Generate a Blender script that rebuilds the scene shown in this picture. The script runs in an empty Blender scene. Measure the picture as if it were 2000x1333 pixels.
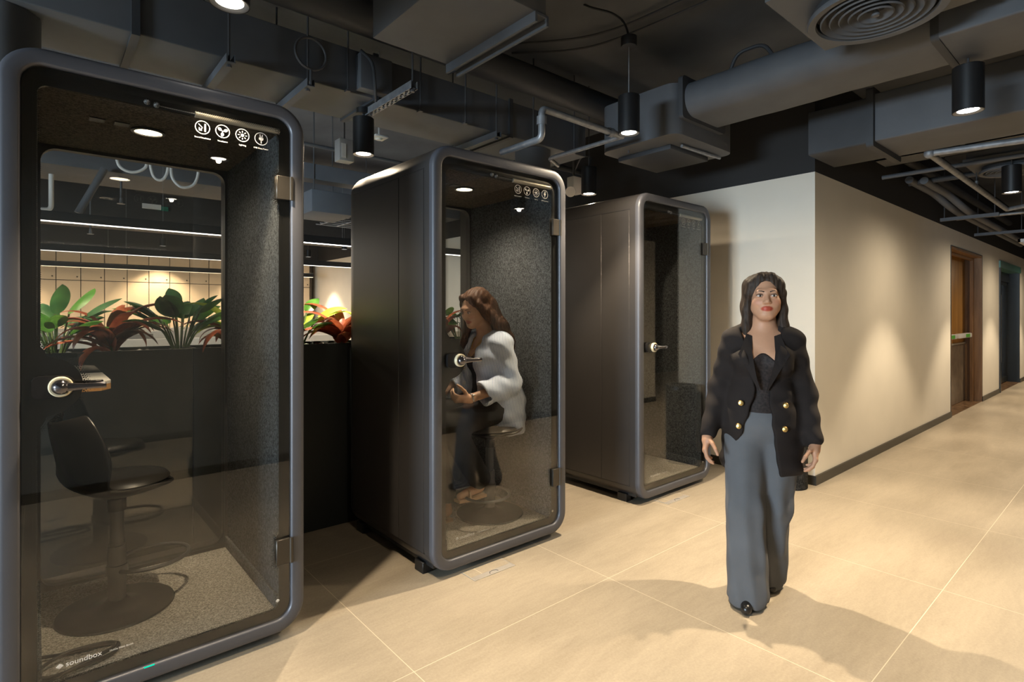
import bpy, bmesh, math, random
import numpy as np
from mathutils import Vector, Matrix, Euler
PI = math.pi
random.seed(7)
SC = bpy.context.scene
COL = SC.collection

# ------------------------------------------------------------------ materials
def new_mat(name):
    m = bpy.data.materials.new(name); m.use_nodes = True
    nt = m.node_tree; nt.nodes.clear()
    out = nt.nodes.new('ShaderNodeOutputMaterial')
    return m, nt, out

def nd(nt, typ, **kw):
    n = nt.nodes.new(typ)
    for k, v in kw.items():
        if k.startswith('i_'):
            key = k[2:].replace('_', ' ')
            n.inputs[key].default_value = v
        else:
            setattr(n, k, v)
    return n

def math_n(nt, op, a, b=None, c=None):
    n = nt.nodes.new('ShaderNodeMath'); n.operation = op
    for i, x in enumerate((a, b, c)):
        if x is None: continue
        if isinstance(x, (int, float)): n.inputs[i].default_value = x
        else: nt.links.new(x, n.inputs[i])
    return n.outputs[0]

def mixc(nt, fac, a, b):
    n = nt.nodes.new('ShaderNodeMix'); n.data_type = 'RGBA'
    if isinstance(fac, (int, float)): n.inputs[0].default_value = fac
    else: nt.links.new(fac, n.inputs[0])
    for i, x in ((6, a), (7, b)):
        if isinstance(x, (tuple, list)): n.inputs[i].default_value = (*x[:3], 1)
        else: nt.links.new(x, n.inputs[i])
    return n.outputs[2]

def pbsdf(nt, out, color, rough=0.5, metal=0.0, spec=0.5, **kw):
    b = nt.nodes.new('ShaderNodeBsdfPrincipled')
    if isinstance(color, (tuple, list)): b.inputs['Base Color'].default_value = (*color[:3], 1)
    else: nt.links.new(color, b.inputs['Base Color'])
    if isinstance(rough, (int, float)): b.inputs['Roughness'].default_value = rough
    else: nt.links.new(rough, b.inputs['Roughness'])
    b.inputs['Metallic'].default_value = metal
    b.inputs['Specular IOR Level'].default_value = spec
    for k, v in kw.items(): b.inputs[k.replace('_', ' ')].default_value = v
    nt.links.new(b.outputs[0], out.inputs[0])
    return b

def objco(nt): return nt.nodes.new('ShaderNodeTexCoord').outputs['Object']
def noise(nt, co, scale, detail=3, rough=.5, dist=0.0):
    n = nt.nodes.new('ShaderNodeTexNoise')
    n.inputs['Scale'].default_value = scale; n.inputs['Detail'].default_value = detail
    n.inputs['Roughness'].default_value = rough; n.inputs['Distortion'].default_value = dist
    if co is not None: nt.links.new(co, n.inputs['Vector'])
    return n.outputs['Fac']
def ramp(nt, fac, p0, p1, c0=(0, 0, 0), c1=(1, 1, 1)):
    r = nt.nodes.new('ShaderNodeValToRGB'); nt.links.new(fac, r.inputs[0])
    e = r.color_ramp.elements
    e[0].position = p0; e[1].position = p1; e[0].color = (*c0, 1); e[1].color = (*c1, 1)
    return r.outputs[0]
def bump(nt, h, strength, dist=.01):
    b = nt.nodes.new('ShaderNodeBump'); b.inputs['Strength'].default_value = strength
    b.inputs['Distance'].default_value = dist; nt.links.new(h, b.inputs['Height'])
    return b.outputs[0]

def plain(name, color, rough=.5, metal=0., spec=.5, var=.12, scale=6., bmp=0., bscale=120., **kw):
    """paint / plastic / metal with a faint procedural variation"""
    m, nt, out = new_mat(name)
    co = objco(nt)
    f = noise(nt, co, scale, 4)
    lo = tuple(c * (1 - var) for c in color); hi = tuple(min(1, c * (1 + var)) for c in color)
    c = mixc(nt, ramp(nt, f, .3, .7), lo, hi)
    b = pbsdf(nt, out, c, rough, metal, spec, **kw)
    if bmp: nt.links.new(bump(nt, noise(nt, co, bscale, 2), bmp, .004), b.inputs['Normal'])
    return m

def felt(name, lo, hi, scale=170, bmp=.35):
    m, nt, out = new_mat(name)
    co = objco(nt)
    f = noise(nt, co, scale, 2, .6)
    g = noise(nt, co, scale * .45, 2, .6)
    s = math_n(nt, 'ADD', math_n(nt, 'MULTIPLY', f, .6), math_n(nt, 'MULTIPLY', g, .4))
    c = ramp(nt, s, .40, .62, lo, hi)
    b = pbsdf(nt, out, c, .95, 0, .15)
    nt.links.new(bump(nt, f, bmp, .004), b.inputs['Normal'])
    return m

def emit(name, color, strength):
    m, nt, out = new_mat(name)
    e = nd(nt, 'ShaderNodeEmission'); e.inputs[0].default_value = (*color, 1); e.inputs[1].default_value = strength
    nt.links.new(e.outputs[0], out.inputs[0])
    return m

def glassm(name, tint, refl=1.0, base=.048):
    m, nt, out = new_mat(name)
    lw = nd(nt, 'ShaderNodeLayerWeight'); lw.inputs[0].default_value = .5
    p = math_n(nt, 'POWER', lw.outputs['Facing'], 5.0)
    fac = math_n(nt, 'MULTIPLY_ADD', p, .90 * refl, base * refl)
    t = nd(nt, 'ShaderNodeBsdfTransparent'); t.inputs[0].default_value = (*tint, 1)
    g = nd(nt, 'ShaderNodeBsdfGlossy'); g.inputs['Roughness'].default_value = 0.0
    g.inputs[0].default_value = (1, 1, 1, 1)
    mx = nd(nt, 'ShaderNodeMixShader')
    nt.links.new(fac, mx.inputs[0]); nt.links.new(t.outputs[0], mx.inputs[1]); nt.links.new(g.outputs[0], mx.inputs[2])
    nt.links.new(mx.outputs[0], out.inputs[0])
    return m

def wood(name, c0, c1, axis='Z', scale=14., rough=.45):
    m, nt, out = new_mat(name)
    co = objco(nt)
    mp = nd(nt, 'ShaderNodeMapping')
    s = {'X': (.12, 1, 1), 'Y': (1, .12, 1), 'Z': (1, 1, .12)}[axis]
    mp.inputs['Scale'].default_value = s
    nt.links.new(co, mp.inputs[0])
    f = noise(nt, mp.outputs[0], scale, 6, .6, .6)
    c = ramp(nt, f, .35, .68, c0, c1)
    pbsdf(nt, out, c, rough, 0, .4)
    return m

def tile_floor():
    m, nt, out = new_mat('floor_tiles')
    co = objco(nt)
    sp = nd(nt, 'ShaderNodeSeparateXYZ'); nt.links.new(co, sp.inputs[0])
    def line(x, off, step, w):
        u = math_n(nt, 'DIVIDE', math_n(nt, 'SUBTRACT', x, off), step)
        fr = math_n(nt, 'FRACT', math_n(nt, 'ADD', u, .5))
        d = math_n(nt, 'ABSOLUTE', math_n(nt, 'SUBTRACT', fr, .5))
        return math_n(nt, 'LESS_THAN', d, w / step)
    j = math_n(nt, 'MAXIMUM', line(sp.outputs[0], 1.105, 1.165, .0016), line(sp.outputs[1], .694, 1.17, .0016))
    mp = nd(nt, 'ShaderNodeMapping'); mp.inputs['Scale'].default_value = (.6, 2.6, 1); nt.links.new(co, mp.inputs[0])
    big = noise(nt, mp.outputs[0], 1.6, 5, .6, .4)
    fine = noise(nt, co, 95, 3, .7)
    st = noise(nt, mp.outputs[0], 16, 4, .6)
    v = math_n(nt, 'ADD', math_n(nt, 'MULTIPLY', big, .45), math_n(nt, 'ADD', math_n(nt, 'MULTIPLY', fine, .33), math_n(nt, 'MULTIPLY', st, .22)))
    c = ramp(nt, v, .34, .66, (.285, .238, .178), (.43, .365, .280))
    c = mixc(nt, j, c, (.62, .55, .43))
    r = math_n(nt, 'MULTIPLY_ADD', big, .16, .30)
    b = pbsdf(nt, out, c, r, 0, .42)
    nt.links.new(bump(nt, fine, .08, .002), b.inputs['Normal'])
    return m

def two_tone_wall(name, low, high, z):
    """paint changes colour at height z (a real paint line)"""
    m, nt, out = new_mat(name)
    co = objco(nt)
    sp = nd(nt, 'ShaderNodeSeparateXYZ'); nt.links.new(co, sp.inputs[0])
    up = math_n(nt, 'GREATER_THAN', sp.outputs[2], z)
    f = noise(nt, co, 2.2, 4)
    lc = mixc(nt, ramp(nt, f, .3, .7), tuple(c * .97 for c in low), tuple(min(1, c * 1.03) for c in low))
    c = mixc(nt, up, lc, high)
    b = pbsdf(nt, out, c, .75, 0, .25)
    nt.links.new(bump(nt, noise(nt, co, 220, 2), .05, .002), b.inputs['Normal'])
    return m

def leafm(name, c0, c1, trans=.35):
    m, nt, out = new_mat(name)
    co = objco(nt)
    c = ramp(nt, noise(nt, co, 14, 3), .3, .7, c0, c1)
    b = nt.nodes.new('ShaderNodeBsdfPrincipled'); nt.links.new(c, b.inputs['Base Color'])
    b.inputs['Roughness'].default_value = .38
    t = nd(nt, 'ShaderNodeBsdfTranslucent'); nt.links.new(c, t.inputs[0])
    mx = nd(nt, 'ShaderNodeMixShader'); mx.inputs[0].default_value = trans
    nt.links.new(b.outputs[0], mx.inputs[1]); nt.links.new(t.outputs[0], mx.inputs[2])
    nt.links.new(mx.outputs[0], out.inputs[0])
    return m

def skinm(name, base, sss=.02):
    m, nt, out = new_mat(name)
    at = nd(nt, 'ShaderNodeAttribute'); at.attribute_name = 'tone'
    f = noise(nt, objco(nt), 60, 3)
    c = mixc(nt, ramp(nt, f, .3, .7), tuple(x * .95 for x in base), base)
    mu = nt.nodes.new('ShaderNodeMix'); mu.data_type = 'RGBA'; mu.blend_type = 'MULTIPLY'; mu.inputs[0].default_value = 1
    nt.links.new(c, mu.inputs[6]); nt.links.new(at.outputs['Color'], mu.inputs[7])
    pbsdf(nt, out, mu.outputs[2], .5, 0, .35)
    return m

def hairm(name, c0, c1):
    m, nt, out = new_mat(name)
    co = objco(nt)
    mp = nd(nt, 'ShaderNodeMapping'); mp.inputs['Scale'].default_value = (1, 1, .08); nt.links.new(co, mp.inputs[0])
    f = noise(nt, mp.outputs[0], 170, 3, .6)
    c = ramp(nt, f, .3, .7, c0, c1)
    b = pbsdf(nt, out, c, .6, 0, .25)
    nt.links.new(bump(nt, f, .4, .003), b.inputs['Normal'])
    return m

def stripem(name, c0, c1, freq):
    m, nt, out = new_mat(name)
    co = objco(nt)
    sp = nd(nt, 'ShaderNodeSeparateXYZ'); nt.links.new(co, sp.inputs[0])
    u = math_n(nt, 'MULTIPLY_ADD', sp.outputs[1], 1.0, math_n(nt, 'MULTIPLY', sp.outputs[0], .9))
    u = math_n(nt, 'ADD', u, math_n(nt, 'MULTIPLY', sp.outputs[2], .12))
    s = math_n(nt, 'SINE', math_n(nt, 'MULTIPLY', u, freq))
    c = mixc(nt, math_n(nt, 'GREATER_THAN', s, .25), c0, c1)
    pbsdf(nt, out, c, .85, 0, .2)
    return m

M = {}
M['floor'] = tile_floor()
M['wall'] = two_tone_wall('cream_wall_paint', (.67, .625, .545), (.026, .026, .027), 2.53)
M['lockwall'] = two_tone_wall('far_wall_paint', (.55, .47, .36), (.016, .016, .018), 2.5)
M['darkwall'] = plain('charcoal_wall_paint', (.024, .023, .023), .7, bmp=.1)
M['greywall'] = plain('grey_corridor_wall_paint', (.125, .128, .122), .7, bmp=.1)
M['slab'] = plain('ceiling_black_paint', (.105, .114, .130), .85, spec=.2, var=.25, scale=1.5, bmp=.3, bscale=18)
M['duct'] = plain('duct_grey_black_paint', (.102, .108, .120), .62, spec=.35, var=.12, scale=3, bmp=.12, bscale=25)
M['ductdark'] = plain('duct_dark_paint', (.048, .051, .057), .6, spec=.35, var=.15, scale=3)
M['galv'] = plain('galvanised_steel', (.27, .28, .30), .45, .5, var=.2, scale=25)
M['rod'] = plain('dark_steel_rod', (.10, .10, .105), .5, .5)
M['black'] = plain('satin_black_metal', (.012, .012, .013), .42, .1, var=.1)
M['lampwhite'] = emit('lamp_disc_white', (1, .93, .82), 15)
M['lampwarm'] = emit('lamp_disc_warm', (1, .84, .58), 16)
M['lampoff'] = plain('lamp_disc_unlit', (.5, .48, .44), .4)
M['trimring'] = plain('lamp_trim_ring', (.16, .16, .16), .3, .3)
M['booth'] = plain('booth_graphite_lacquer', (.047, .043, .042), .42, .2, .5, var=.06, scale=3, bmp=.04, bscale=300)
M['frame'] = plain('booth_frame_grey_lacquer', (.080, .081, .094), .42, .2, .5, var=.05, scale=3)
M['felt'] = felt('booth_grey_felt', (.032, .035, .038), (.135, .145, .158))
M['feltc'] = felt('booth_ceiling_felt', (.035, .030, .024), (.15, .125, .10))
M['carpet'] = felt('booth_grey_carpet', (.20, .185, .165), (.60, .56, .50), 210, .6)
M['liner'] = plain('booth_black_liner', (.014, .014, .015), .5)
M['glass'] = glassm('smoked_door_glass', (.90, .895, .875), 1.0)
M['glassb'] = glassm('rear_window_glass', (.93, .93, .92), .9, .075)
M['frit'] = plain('black_glass_print', (.006, .006, .006), .55, var=.05)
M['print'] = plain('white_glass_print', (.78, .75, .72), .6, var=.02)
M['printdim'] = plain('grey_glass_print', (.34, .32, .28), .6, var=.02)
M['bronze'] = plain('bronze_hinge_metal', (.075, .066, .055), .35, .7)
M['chromed'] = plain('dark_chrome', (.16, .15, .16), .16, .95, var=.05)
M['ivory'] = plain('ivory_ring_plastic', (.72, .62, .42), .35, .1, var=.04)
M['closer'] = plain('satin_champagne_metal', (.62, .58, .50), .35, .3, var=.05)
M['white'] = plain('white_laminate', (.72, .70, .66), .4, var=.03)
M['oak'] = wood('oak_edge', (.42, .22, .08), (.62, .36, .15), 'Y')
M['oakdoor'] = wood('oak_panelling', (.17, .085, .033), (.30, .165, .075), 'Z', 10)
M['oakleaf'] = wood('amber_oak_veneer', (.34, .155, .03), (.50, .25, .06), 'Z', 10)
M['kick'] = plain('brown_stone_kickplate', (.16, .12, .085), .3, 0, .5, var=.35, scale=9)
M['sill'] = plain('brown_marble_threshold', (.13, .075, .04), .25, 0, .5, var=.6, scale=14)
M['skirt'] = plain('black_brown_skirting', (.022, .019, .013), .38)
M['teal'] = plain('teal_glass_header', (.10, .25, .22), .3)
M['doorblack'] = plain('black_door_metal', (.010, .012, .012), .35)
M['plastic'] = plain('black_shell_plastic', (.012, .011, .011), .3, 0, .5)
M['vinyl'] = plain('black_vinyl_cushion', (.020, .018, .016), .38)
M['planter'] = plain('planter_black_green_metal', (.017, .020, .0195), .5, .1, .4, var=.08)
M['soil'] = felt('planter_soil', (.01, .008, .006), (.10, .085, .07), 60, .8)
M['stone'] = plain('pale_pebble', (.45, .43, .40), .6, var=.3, scale=20)
M['leafg'] = leafm('green_leaf', (.035, .13, .018), (.10, .26, .04))
M['leafd'] = leafm('deep_green_leaf', (.025, .085, .035), (.06, .17, .055))
M['leafr'] = leafm('red_leaf', (.17, .030, .014), (.42, .12, .05))
M['leafb'] = leafm('bronze_leaf', (.075, .022, .012), (.22, .07, .03))
M['leafy'] = leafm('lime_leaf', (.24, .36, .03), (.48, .58, .09))
M['stem'] = plain('plant_stem', (.07, .12, .03), .5)
M['locker'] = plain('beige_locker_laminate', (.60, .475, .33), .5, var=.03, scale=2)
M['seam'] = plain('locker_dark_seam', (.05, .035, .025), .6)
M['lineled'] = emit('linear_led_cool', (1, .97, .93), 5)
M['lineledw'] = emit('linear_led_warm', (1, .84, .58), 2.2)
M['lineled2'] = emit('linear_led_mid', (1, .93, .84), 2.4)
M['greybox'] = plain('grey_plastic_housing', (.36, .36, .36), .5)
M['desk'] = plain('white_desk_screen', (.66, .59, .50), .55, var=.02)
M['mesh'] = plain('grey_chair_mesh', (.22, .20, .18), .7, var=.1)
M['lamph'] = plain('white_plastic_housing', (.72, .71, .69), .45, var=.03)
M['exit'] = emit('green_exit_sign', (.03, .35, .22), .12)
M['greenlabel'] = plain('green_label', (.10, .42, .05), .5)
M['led'] = emit('green_status_led', (.0, .55, .35), 1.2)
M['bin'] = felt('black_bin_texture', (.012, .012, .012), (.045, .045, .045), 90, .5)
M['binrim'] = plain('black_bin_rim', (.02, .02, .02), .4)
M['steelbox'] = plain('brushed_floor_box_steel', (.60, .57, .52), .35, .6, var=.08, scale=40)
M['boxlid'] = plain('grey_floor_box_lid', (.36, .33, .30), .5, .2)
M['glasswin'] = glassm('window_glass', (.96, .97, .98), 1.0)
M['sky'] = emit('daylight_sky', (.62, .80, 1.0), 2.0)
# people
M['skinA'] = skinm('skin_tan', (.50, .27, .165))
M['skinB'] = skinm('skin_light', (.56, .33, .215))
M['hairA'] = hairm('black_brown_hair', (.012, .008, .006), (.055, .034, .022))
M['hairB'] = hairm('chestnut_hair', (.022, .010, .006), (.105, .048, .024))
M['blazer'] = plain('black_blazer_cloth', (.018, .014, .013), .85, 0, .2, bmp=.2, bscale=500)
M['lace'] = plain('black_lace_top', (.02, .014, .013), .7, 0, .3, var=.6, scale=90)
M['trouser'] = plain('blue_grey_trouser_cloth', (.112, .116, .126), .85, 0, .2, var=.1, bmp=.15, bscale=400)
M['blacktrouser'] = plain('black_trouser_cloth', (.014, .012, .011), .85, 0, .2)
M['shirt'] = stripem('striped_shirt_cotton', (.72, .79, .92), (.30, .37, .54), 600)
M['gold'] = plain('gold_metal', (.75, .50, .18), .3, .95)
M['silver'] = plain('silver_metal', (.8, .78, .75), .2, .95)
M['eye'] = None
M['sandal'] = plain('tan_sandal_leather', (.50, .33, .20), .5)
M['shoe'] = plain('black_shoe_leather', (.015, .013, .012), .3)
M['lash'] = plain('dark_brow_hair', (.022, .013, .010), .7)
M['sclera'] = plain('eye_white', (.55, .50, .46), .25)
M['cable'] = plain('black_cable_rubber', (.015, .014, .014), .45)
M['tape'] = plain('aluminium_pipe_wrap', (.26, .27, .29), .5, .35, var=.25, scale=18)

# ------------------------------------------------------------------ object helpers
def tag(o, label=None, cat=None, group=None, kind=None):
    if label: o['label'] = label
    if cat: o['category'] = cat
    if group: o['group'] = group
    if kind: o['kind'] = kind
    return o

def thing(name, label, cat, loc=(0, 0, 0), rz=0., group=None):
    o = bpy.data.objects.new(name, None); COL.objects.link(o)
    o.empty_display_size = .1
    o.location = loc; o.rotation_euler = (0, 0, rz)
    return tag(o, label, cat, group)

def link_mesh(name, me, mat, parent=None, angle=38):
    if mat is not None: me.materials.append(mat)
    for p in me.polygons: p.use_smooth = True
    if angle: me.set_sharp_from_angle(angle=math.radians(angle))
    o = bpy.data.objects.new(name, me); COL.objects.link(o)
    if parent is not None: o.parent = parent
    return o

def copy_tree(o, parent=None):
    c = o.copy(); COL.objects.link(c)
    if parent is not None:
        c.parent = parent
        c.matrix_parent_inverse = o.matrix_parent_inverse.copy()
    for ch in list(o.children): copy_tree(ch, c)
    return c

class MB:
    def __init__(s): s.v = []; s.f = []
    def add(s, vs, fs):
        n = len(s.v); s.v += [tuple(v) for v in vs]; s.f += [tuple(i + n for i in f) for f in fs]
        return s
    def box(s, x0, y0, z0, x1, y1, z1, b=0., seg=2):
        x0, x1 = min(x0, x1), max(x0, x1); y0, y1 = min(y0, y1), max(y0, y1); z0, z1 = min(z0, z1), max(z0, z1)
        if b <= 0:
            v = [(x, y, z) for z in (z0, z1) for y in (y0, y1) for x in (x0, x1)]
            return s.add(v, [(0, 2, 3, 1), (4, 5, 7, 6), (0, 1, 5, 4), (2, 6, 7, 3), (0, 4, 6, 2), (1, 3, 7, 5)])
        bm = bmesh.new(); bmesh.ops.create_cube(bm, size=1)
        for v in bm.verts:
            v.co = Vector(((x0 + x1) / 2 + v.co.x * (x1 - x0), (y0 + y1) / 2 + v.co.y * (y1 - y0), (z0 + z1) / 2 + v.co.z * (z1 - z0)))
        b = min(b, .49 * min(x1 - x0, y1 - y0, z1 - z0))
        bmesh.ops.bevel(bm, geom=list(bm.edges), offset=b, segments=seg, affect='EDGES', profile=.5)
        s.addbm(bm); bm.free(); return s
    def addbm(s, bm, mx=None):
        bm.verts.index_update()
        s.add([(mx @ v.co if mx else v.co) for v in bm.verts], [[v.index for v in f.verts] for f in bm.faces])
        return s
    def cyl(s, p0, p1, r0, r1=None, n=24, caps=True):
        r1 = r0 if r1 is None else r1
        p0 = Vector(p0); p1 = Vector(p1); d = (p1 - p0).normalized()
        u = d.orthogonal().normalized(); w = d.cross(u)
        vs = []
        for p, r in ((p0, r0), (p1, r1)):
            for i in range(n):
                a = 2 * PI * i / n
                vs.append(p + u * (r * math.cos(a)) + w * (r * math.sin(a)))
        fs = [(i, (i + 1) % n, n + (i + 1) % n, n + i) for i in range(n)]
        if caps: fs += [tuple(range(n - 1, -1, -1)), tuple(range(n, 2 * n))]
        return s.add(vs, fs)
    def lathe(s, prof, c=(0, 0, 0), n=32, axis='Z'):
        """prof: list of (r, h)"""
        vs = []; fs = []
        for r, h in prof:
            for i in range(n):
                a = 2 * PI * i / n
                x, y = r * math.cos(a), r * math.sin(a)
                p = {'Z': (x, y, h), 'Y': (x, h, -y), 'X': (h, x, y)}[axis]
                vs.append((c[0] + p[0], c[1] + p[1], c[2] + p[2]))
        for k in range(len(prof) - 1):
            for i in range(n):
                j = (i + 1) % n
                fs.append((k * n + i, k * n + j, (k + 1) * n + j, (k + 1) * n + i))
        return s.add(vs, fs)
    def tube(s, pts, r, n=10, bend=0., caps=True, closed=False):
        P = [Vector(p) for p in pts]
        if bend > 0:
            Q = [P[0]]
            for i in range(1, len(P) - 1):
                a, b, c = P[i - 1], P[i], P[i + 1]
                d = min(bend, (a - b).length * .48, (c - b).length * .48)
                q0 = b + (a - b).normalized() * d; q1 = b + (c - b).normalized() * d
                for k in range(7):
                    t = k / 6
                    Q.append(q0 * (1 - t) ** 2 + b * 2 * t * (1 - t) + q1 * t * t)
            Q.append(P[-1]); P = Q
        m = len(P)
        rr = r if callable(r) else (lambda t: r)
        T = []
        for i in range(m):
            if closed: t = P[(i + 1) % m] - P[i - 1]
            else: t = P[min(i + 1, m - 1)] - P[max(i - 1, 0)]
            T.append(t.normalized() if t.length > 1e-9 else Vector((0, 0, 1)))
        u = T[0].orthogonal().normalized(); vs = []
        for i in range(m):
            u = (u - T[i] * u.dot(T[i])).normalized(); w = T[i].cross(u)
            R = rr(i / max(1, m - 1))
            for k in range(n):
                a = 2 * PI * k / n
                vs.append(P[i] + u * (R * math.cos(a)) + w * (R * math.sin(a)))
        fs = []
        for i in range(m if closed else m - 1):
            i2 = (i + 1) % m
            for k in range(n):
                k2 = (k + 1) % n
                fs.append((i * n + k, i * n + k2, i2 * n + k2, i2 * n + k))
        if caps and not closed: fs += [tuple(range(n - 1, -1, -1)), tuple(range((m - 1) * n, m * n))]
        return s.add(vs, fs)
    def loft(s, rings, closed_ends=(False, False)):
        n = len(rings[0]); vs = [p for r in rings for p in r]; fs = []
        for k in range(len(rings) - 1):
            for i in range(n):
                j = (i + 1) % n
                fs.append((k * n + i, k * n + j, (k + 1) * n + j, (k + 1) * n + i))
        if closed_ends[0]: fs.append(tuple(range(n - 1, -1, -1)))
        if closed_ends[1]: fs.append(tuple(range((len(rings) - 1) * n, len(rings) * n)))
        return s.add(vs, fs)
    def prism(s, poly, fn, d0, d1):
        """poly 2D list, fn(u,v,d)->xyz"""
        n = len(poly)
        vs = [fn(u, v, d0) for u, v in poly] + [fn(u, v, d1) for u, v in poly]
        fs = [tuple(range(n - 1, -1, -1)), tuple(range(n, 2 * n))]
        fs += [(i, (i + 1) % n, n + (i + 1) % n, n + i) for i in range(n)]
        return s.add(vs, fs)
    def sphere(s, c, r, n=12, sc=(1, 1, 1)):
        prof = [(max(1e-7, r * math.sin(PI * k / n)), -r * math.cos(PI * k / n)) for k in range(n + 1)]
        m = MB().lathe(prof, n=n * 2)
        return s.add([(c[0] + x * sc[0], c[1] + y * sc[1], c[2] + z * sc[2]) for x, y, z in m.v], m.f)
    def mesh(s, name, fix=True):
        me = bpy.data.meshes.new(name); me.from_pydata(s.v, [], s.f)
        if fix:
            bm = bmesh.new(); bm.from_mesh(me)
            bmesh.ops.recalc_face_normals(bm, faces=bm.faces); bm.to_mesh(me); bm.free()
        me.update(); return me
    def build(s, name, mat, parent=None, angle=38, fix=True):
        return link_mesh(name, s.mesh(name, fix), mat, parent, angle)

def rrect(x0, z0, x1, z1, r, n=8):
    """rounded rectangle outline, counter-clockwise in (x,z)"""
    pts = []
    for cx, cz, a0 in ((x1 - r, z0 + r, -90), (x1 - r, z1 - r, 0), (x0 + r, z1 - r, 90), (x0 + r, z0 + r, 180)):
        for k in range(n + 1):
            a = math.radians(a0 + 90 * k / n)
            pts.append((cx + r * math.cos(a), cz + r * math.sin(a)))
    return pts

def text_mesh(name, body, size, mat, parent, loc, rot, align='CENTER', ext=.0002):
    cu = bpy.data.curves.new(name, 'FONT'); cu.body = body; cu.size = size; cu.align_x = align; cu.extrude = ext
    cu.resolution_u = 3
    tmp = bpy.data.objects.new(name + '_t', cu); COL.objects.link(tmp)
    bpy.context.view_layer.update()
    dg = bpy.context.evaluated_depsgraph_get()
    me = bpy.data.meshes.new_from_object(tmp.evaluated_get(dg))
    bpy.data.objects.remove(tmp); bpy.data.curves.remove(cu)
    mx = Matrix.Translation(loc) @ Euler(rot).to_matrix().to_4x4()
    me.transform(mx); me.name = name
    me.materials.clear()
    return link_mesh(name, me, mat, parent, 0)

def mesh_to_mb(o):
    me = o.data; m = MB(); m.v = [tuple(v.co) for v in me.vertices]; m.f = [tuple(p.vertices) for p in me.polygons]
    return m
def spot(name, loc, power, color, size=1.45, blend=.35, soft=.035, target=None):
    l = bpy.data.lights.new(name, 'SPOT'); l.energy = power; l.color = color; l.spot_size = size; l.spot_blend = blend
    l.shadow_soft_size = soft
    o = bpy.data.objects.new(name, l); COL.objects.link(o); o.location = loc
    if target is not None: o.rotation_euler = (Vector(target) - Vector(loc)).to_track_quat('-Z', 'Y').to_euler()
    return o
def area(name, loc, target, sx, sy, power, color):
    l = bpy.data.lights.new(name, 'AREA'); l.shape = 'RECTANGLE'; l.size = sx; l.size_y = sy; l.energy = power; l.color = color
    o = bpy.data.objects.new(name, l); COL.objects.link(o); o.location = loc
    o.rotation_euler = (Vector(target) - Vector(loc)).to_track_quat('-Z', 'Y').to_euler()
    return o
WARM = (1.0, .815, .57)
# ------------------------------------------------------------------ setting
def struct(name, mb, mat, parent=None, angle=30):
    o = mb.build(name, mat, parent, angle)
    if parent is None: o['kind'] = 'structure'
    return o
FY = 12.72; CZ = 3.40; XR = 4.76; YR = 1.79
struct('floor', MB().box(-6, -3, -.12, 20, FY, 0), M['floor'])
struct('ceiling', MB().box(-6, -3, CZ, 20, FY, CZ + .2), M['slab'])
# corridor wall on the right with two door openings, and the wall that turns into the office
mb = MB()
D1 = (9.29, 11.33, 2.295); D2 = (12.80, 15.05, 2.32)
mb.box(XR, YR, 0, D1[0], YR + .26, CZ); mb.box(D1[1], YR, 0, D2[0], YR + .26, CZ); mb.box(D2[1], YR, 0, 20, YR + .26, CZ)
mb.box(D1[0], YR, D1[2], D1[1], YR + .26, CZ); mb.box(D2[0], YR, D2[2], D2[1], YR + .26, CZ)
struct('wall_right', mb, M['wall'])
struct('wall_office', MB().box(XR, YR + .26, 0, XR + .26, FY, CZ), M['wall'])
struct('wall_far', MB().box(-6, FY, 0, XR + .26, FY + .2, CZ), M['lockwall'])
mb = MB(); mb.box(-6, -.75, 0, 6.85, -.5, CZ)
struct('wall_back', mb, M['greywall'])
struct('wall_back_pillar', MB().box(6.9, -.75, 0, 7.45, -.35, CZ), M['wall'])
struct('wall_recess', MB().box(7.45, -3, 0, 20, -2.8, CZ), M['darkwall'])
struct('wall_end', MB().box(19.8, -2.8, 0, 20, YR, CZ), M['darkwall'])
mb = MB()
W0, W1, WZ0, WZ1 = -.2, 2.3, .75, 2.05
mb.box(-6.2, -3, 0, -6, W0, CZ); mb.box(-6.2, W1, 0, -6, FY, CZ); mb.box(-6.2, W0, 0, -6, W1, WZ0); mb.box(-6.2, W0, WZ1, -6, W1, CZ)
struct('wall_left', mb, M['wall'])
win = bpy.data.objects.new('window_1', None); COL.objects.link(win); win['kind'] = 'structure'
mb = MB()
for y in (W0, (W0 + W1) / 2 - .03, W1 - .06): mb.box(-6.15, y, WZ0, -6.05, y + .06, WZ1)
for z in (WZ0, WZ1 - .06): mb.box(-6.15, W0, z, -6.05, W1, z + .06)
mb.build('window_frame', M['black'], win)
MB().box(-6.11, W0, WZ0, -6.10, W1, WZ1).build('window_pane', M['glasswin'], win)
struct('added_light_baffle', MB().box(-1.75, -.5, 2.1, -1.55, 2.6, CZ), M['darkwall'])  # unseen slab added to keep the window daylight off the ceiling ducts
# skirtings
BH = .075
mb = MB(); mb.box(XR - .012, YR - .014, 0, D1[0], YR, BH); mb.box(D1[1], YR - .014, 0, D2[0], YR, BH); mb.box(D2[1], YR - .014, 0, 19.8, YR, BH)
struct('baseboard_right', mb, M['skirt'])
struct('baseboard_office', MB().box(XR - .014, YR, 0, XR, FY - .6, BH), M['skirt'])
struct('baseboard_back', MB().box(-6, -.5, 0, 6.85, -.488, BH), M['skirt'])
mb = MB(); mb.box(6.89, -.35, 0, 7.46, -.338, BH); mb.box(6.888, -.5, 0, 6.9, -.338, BH)
struct('baseboard_pillar', mb, M['skirt'])

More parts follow.
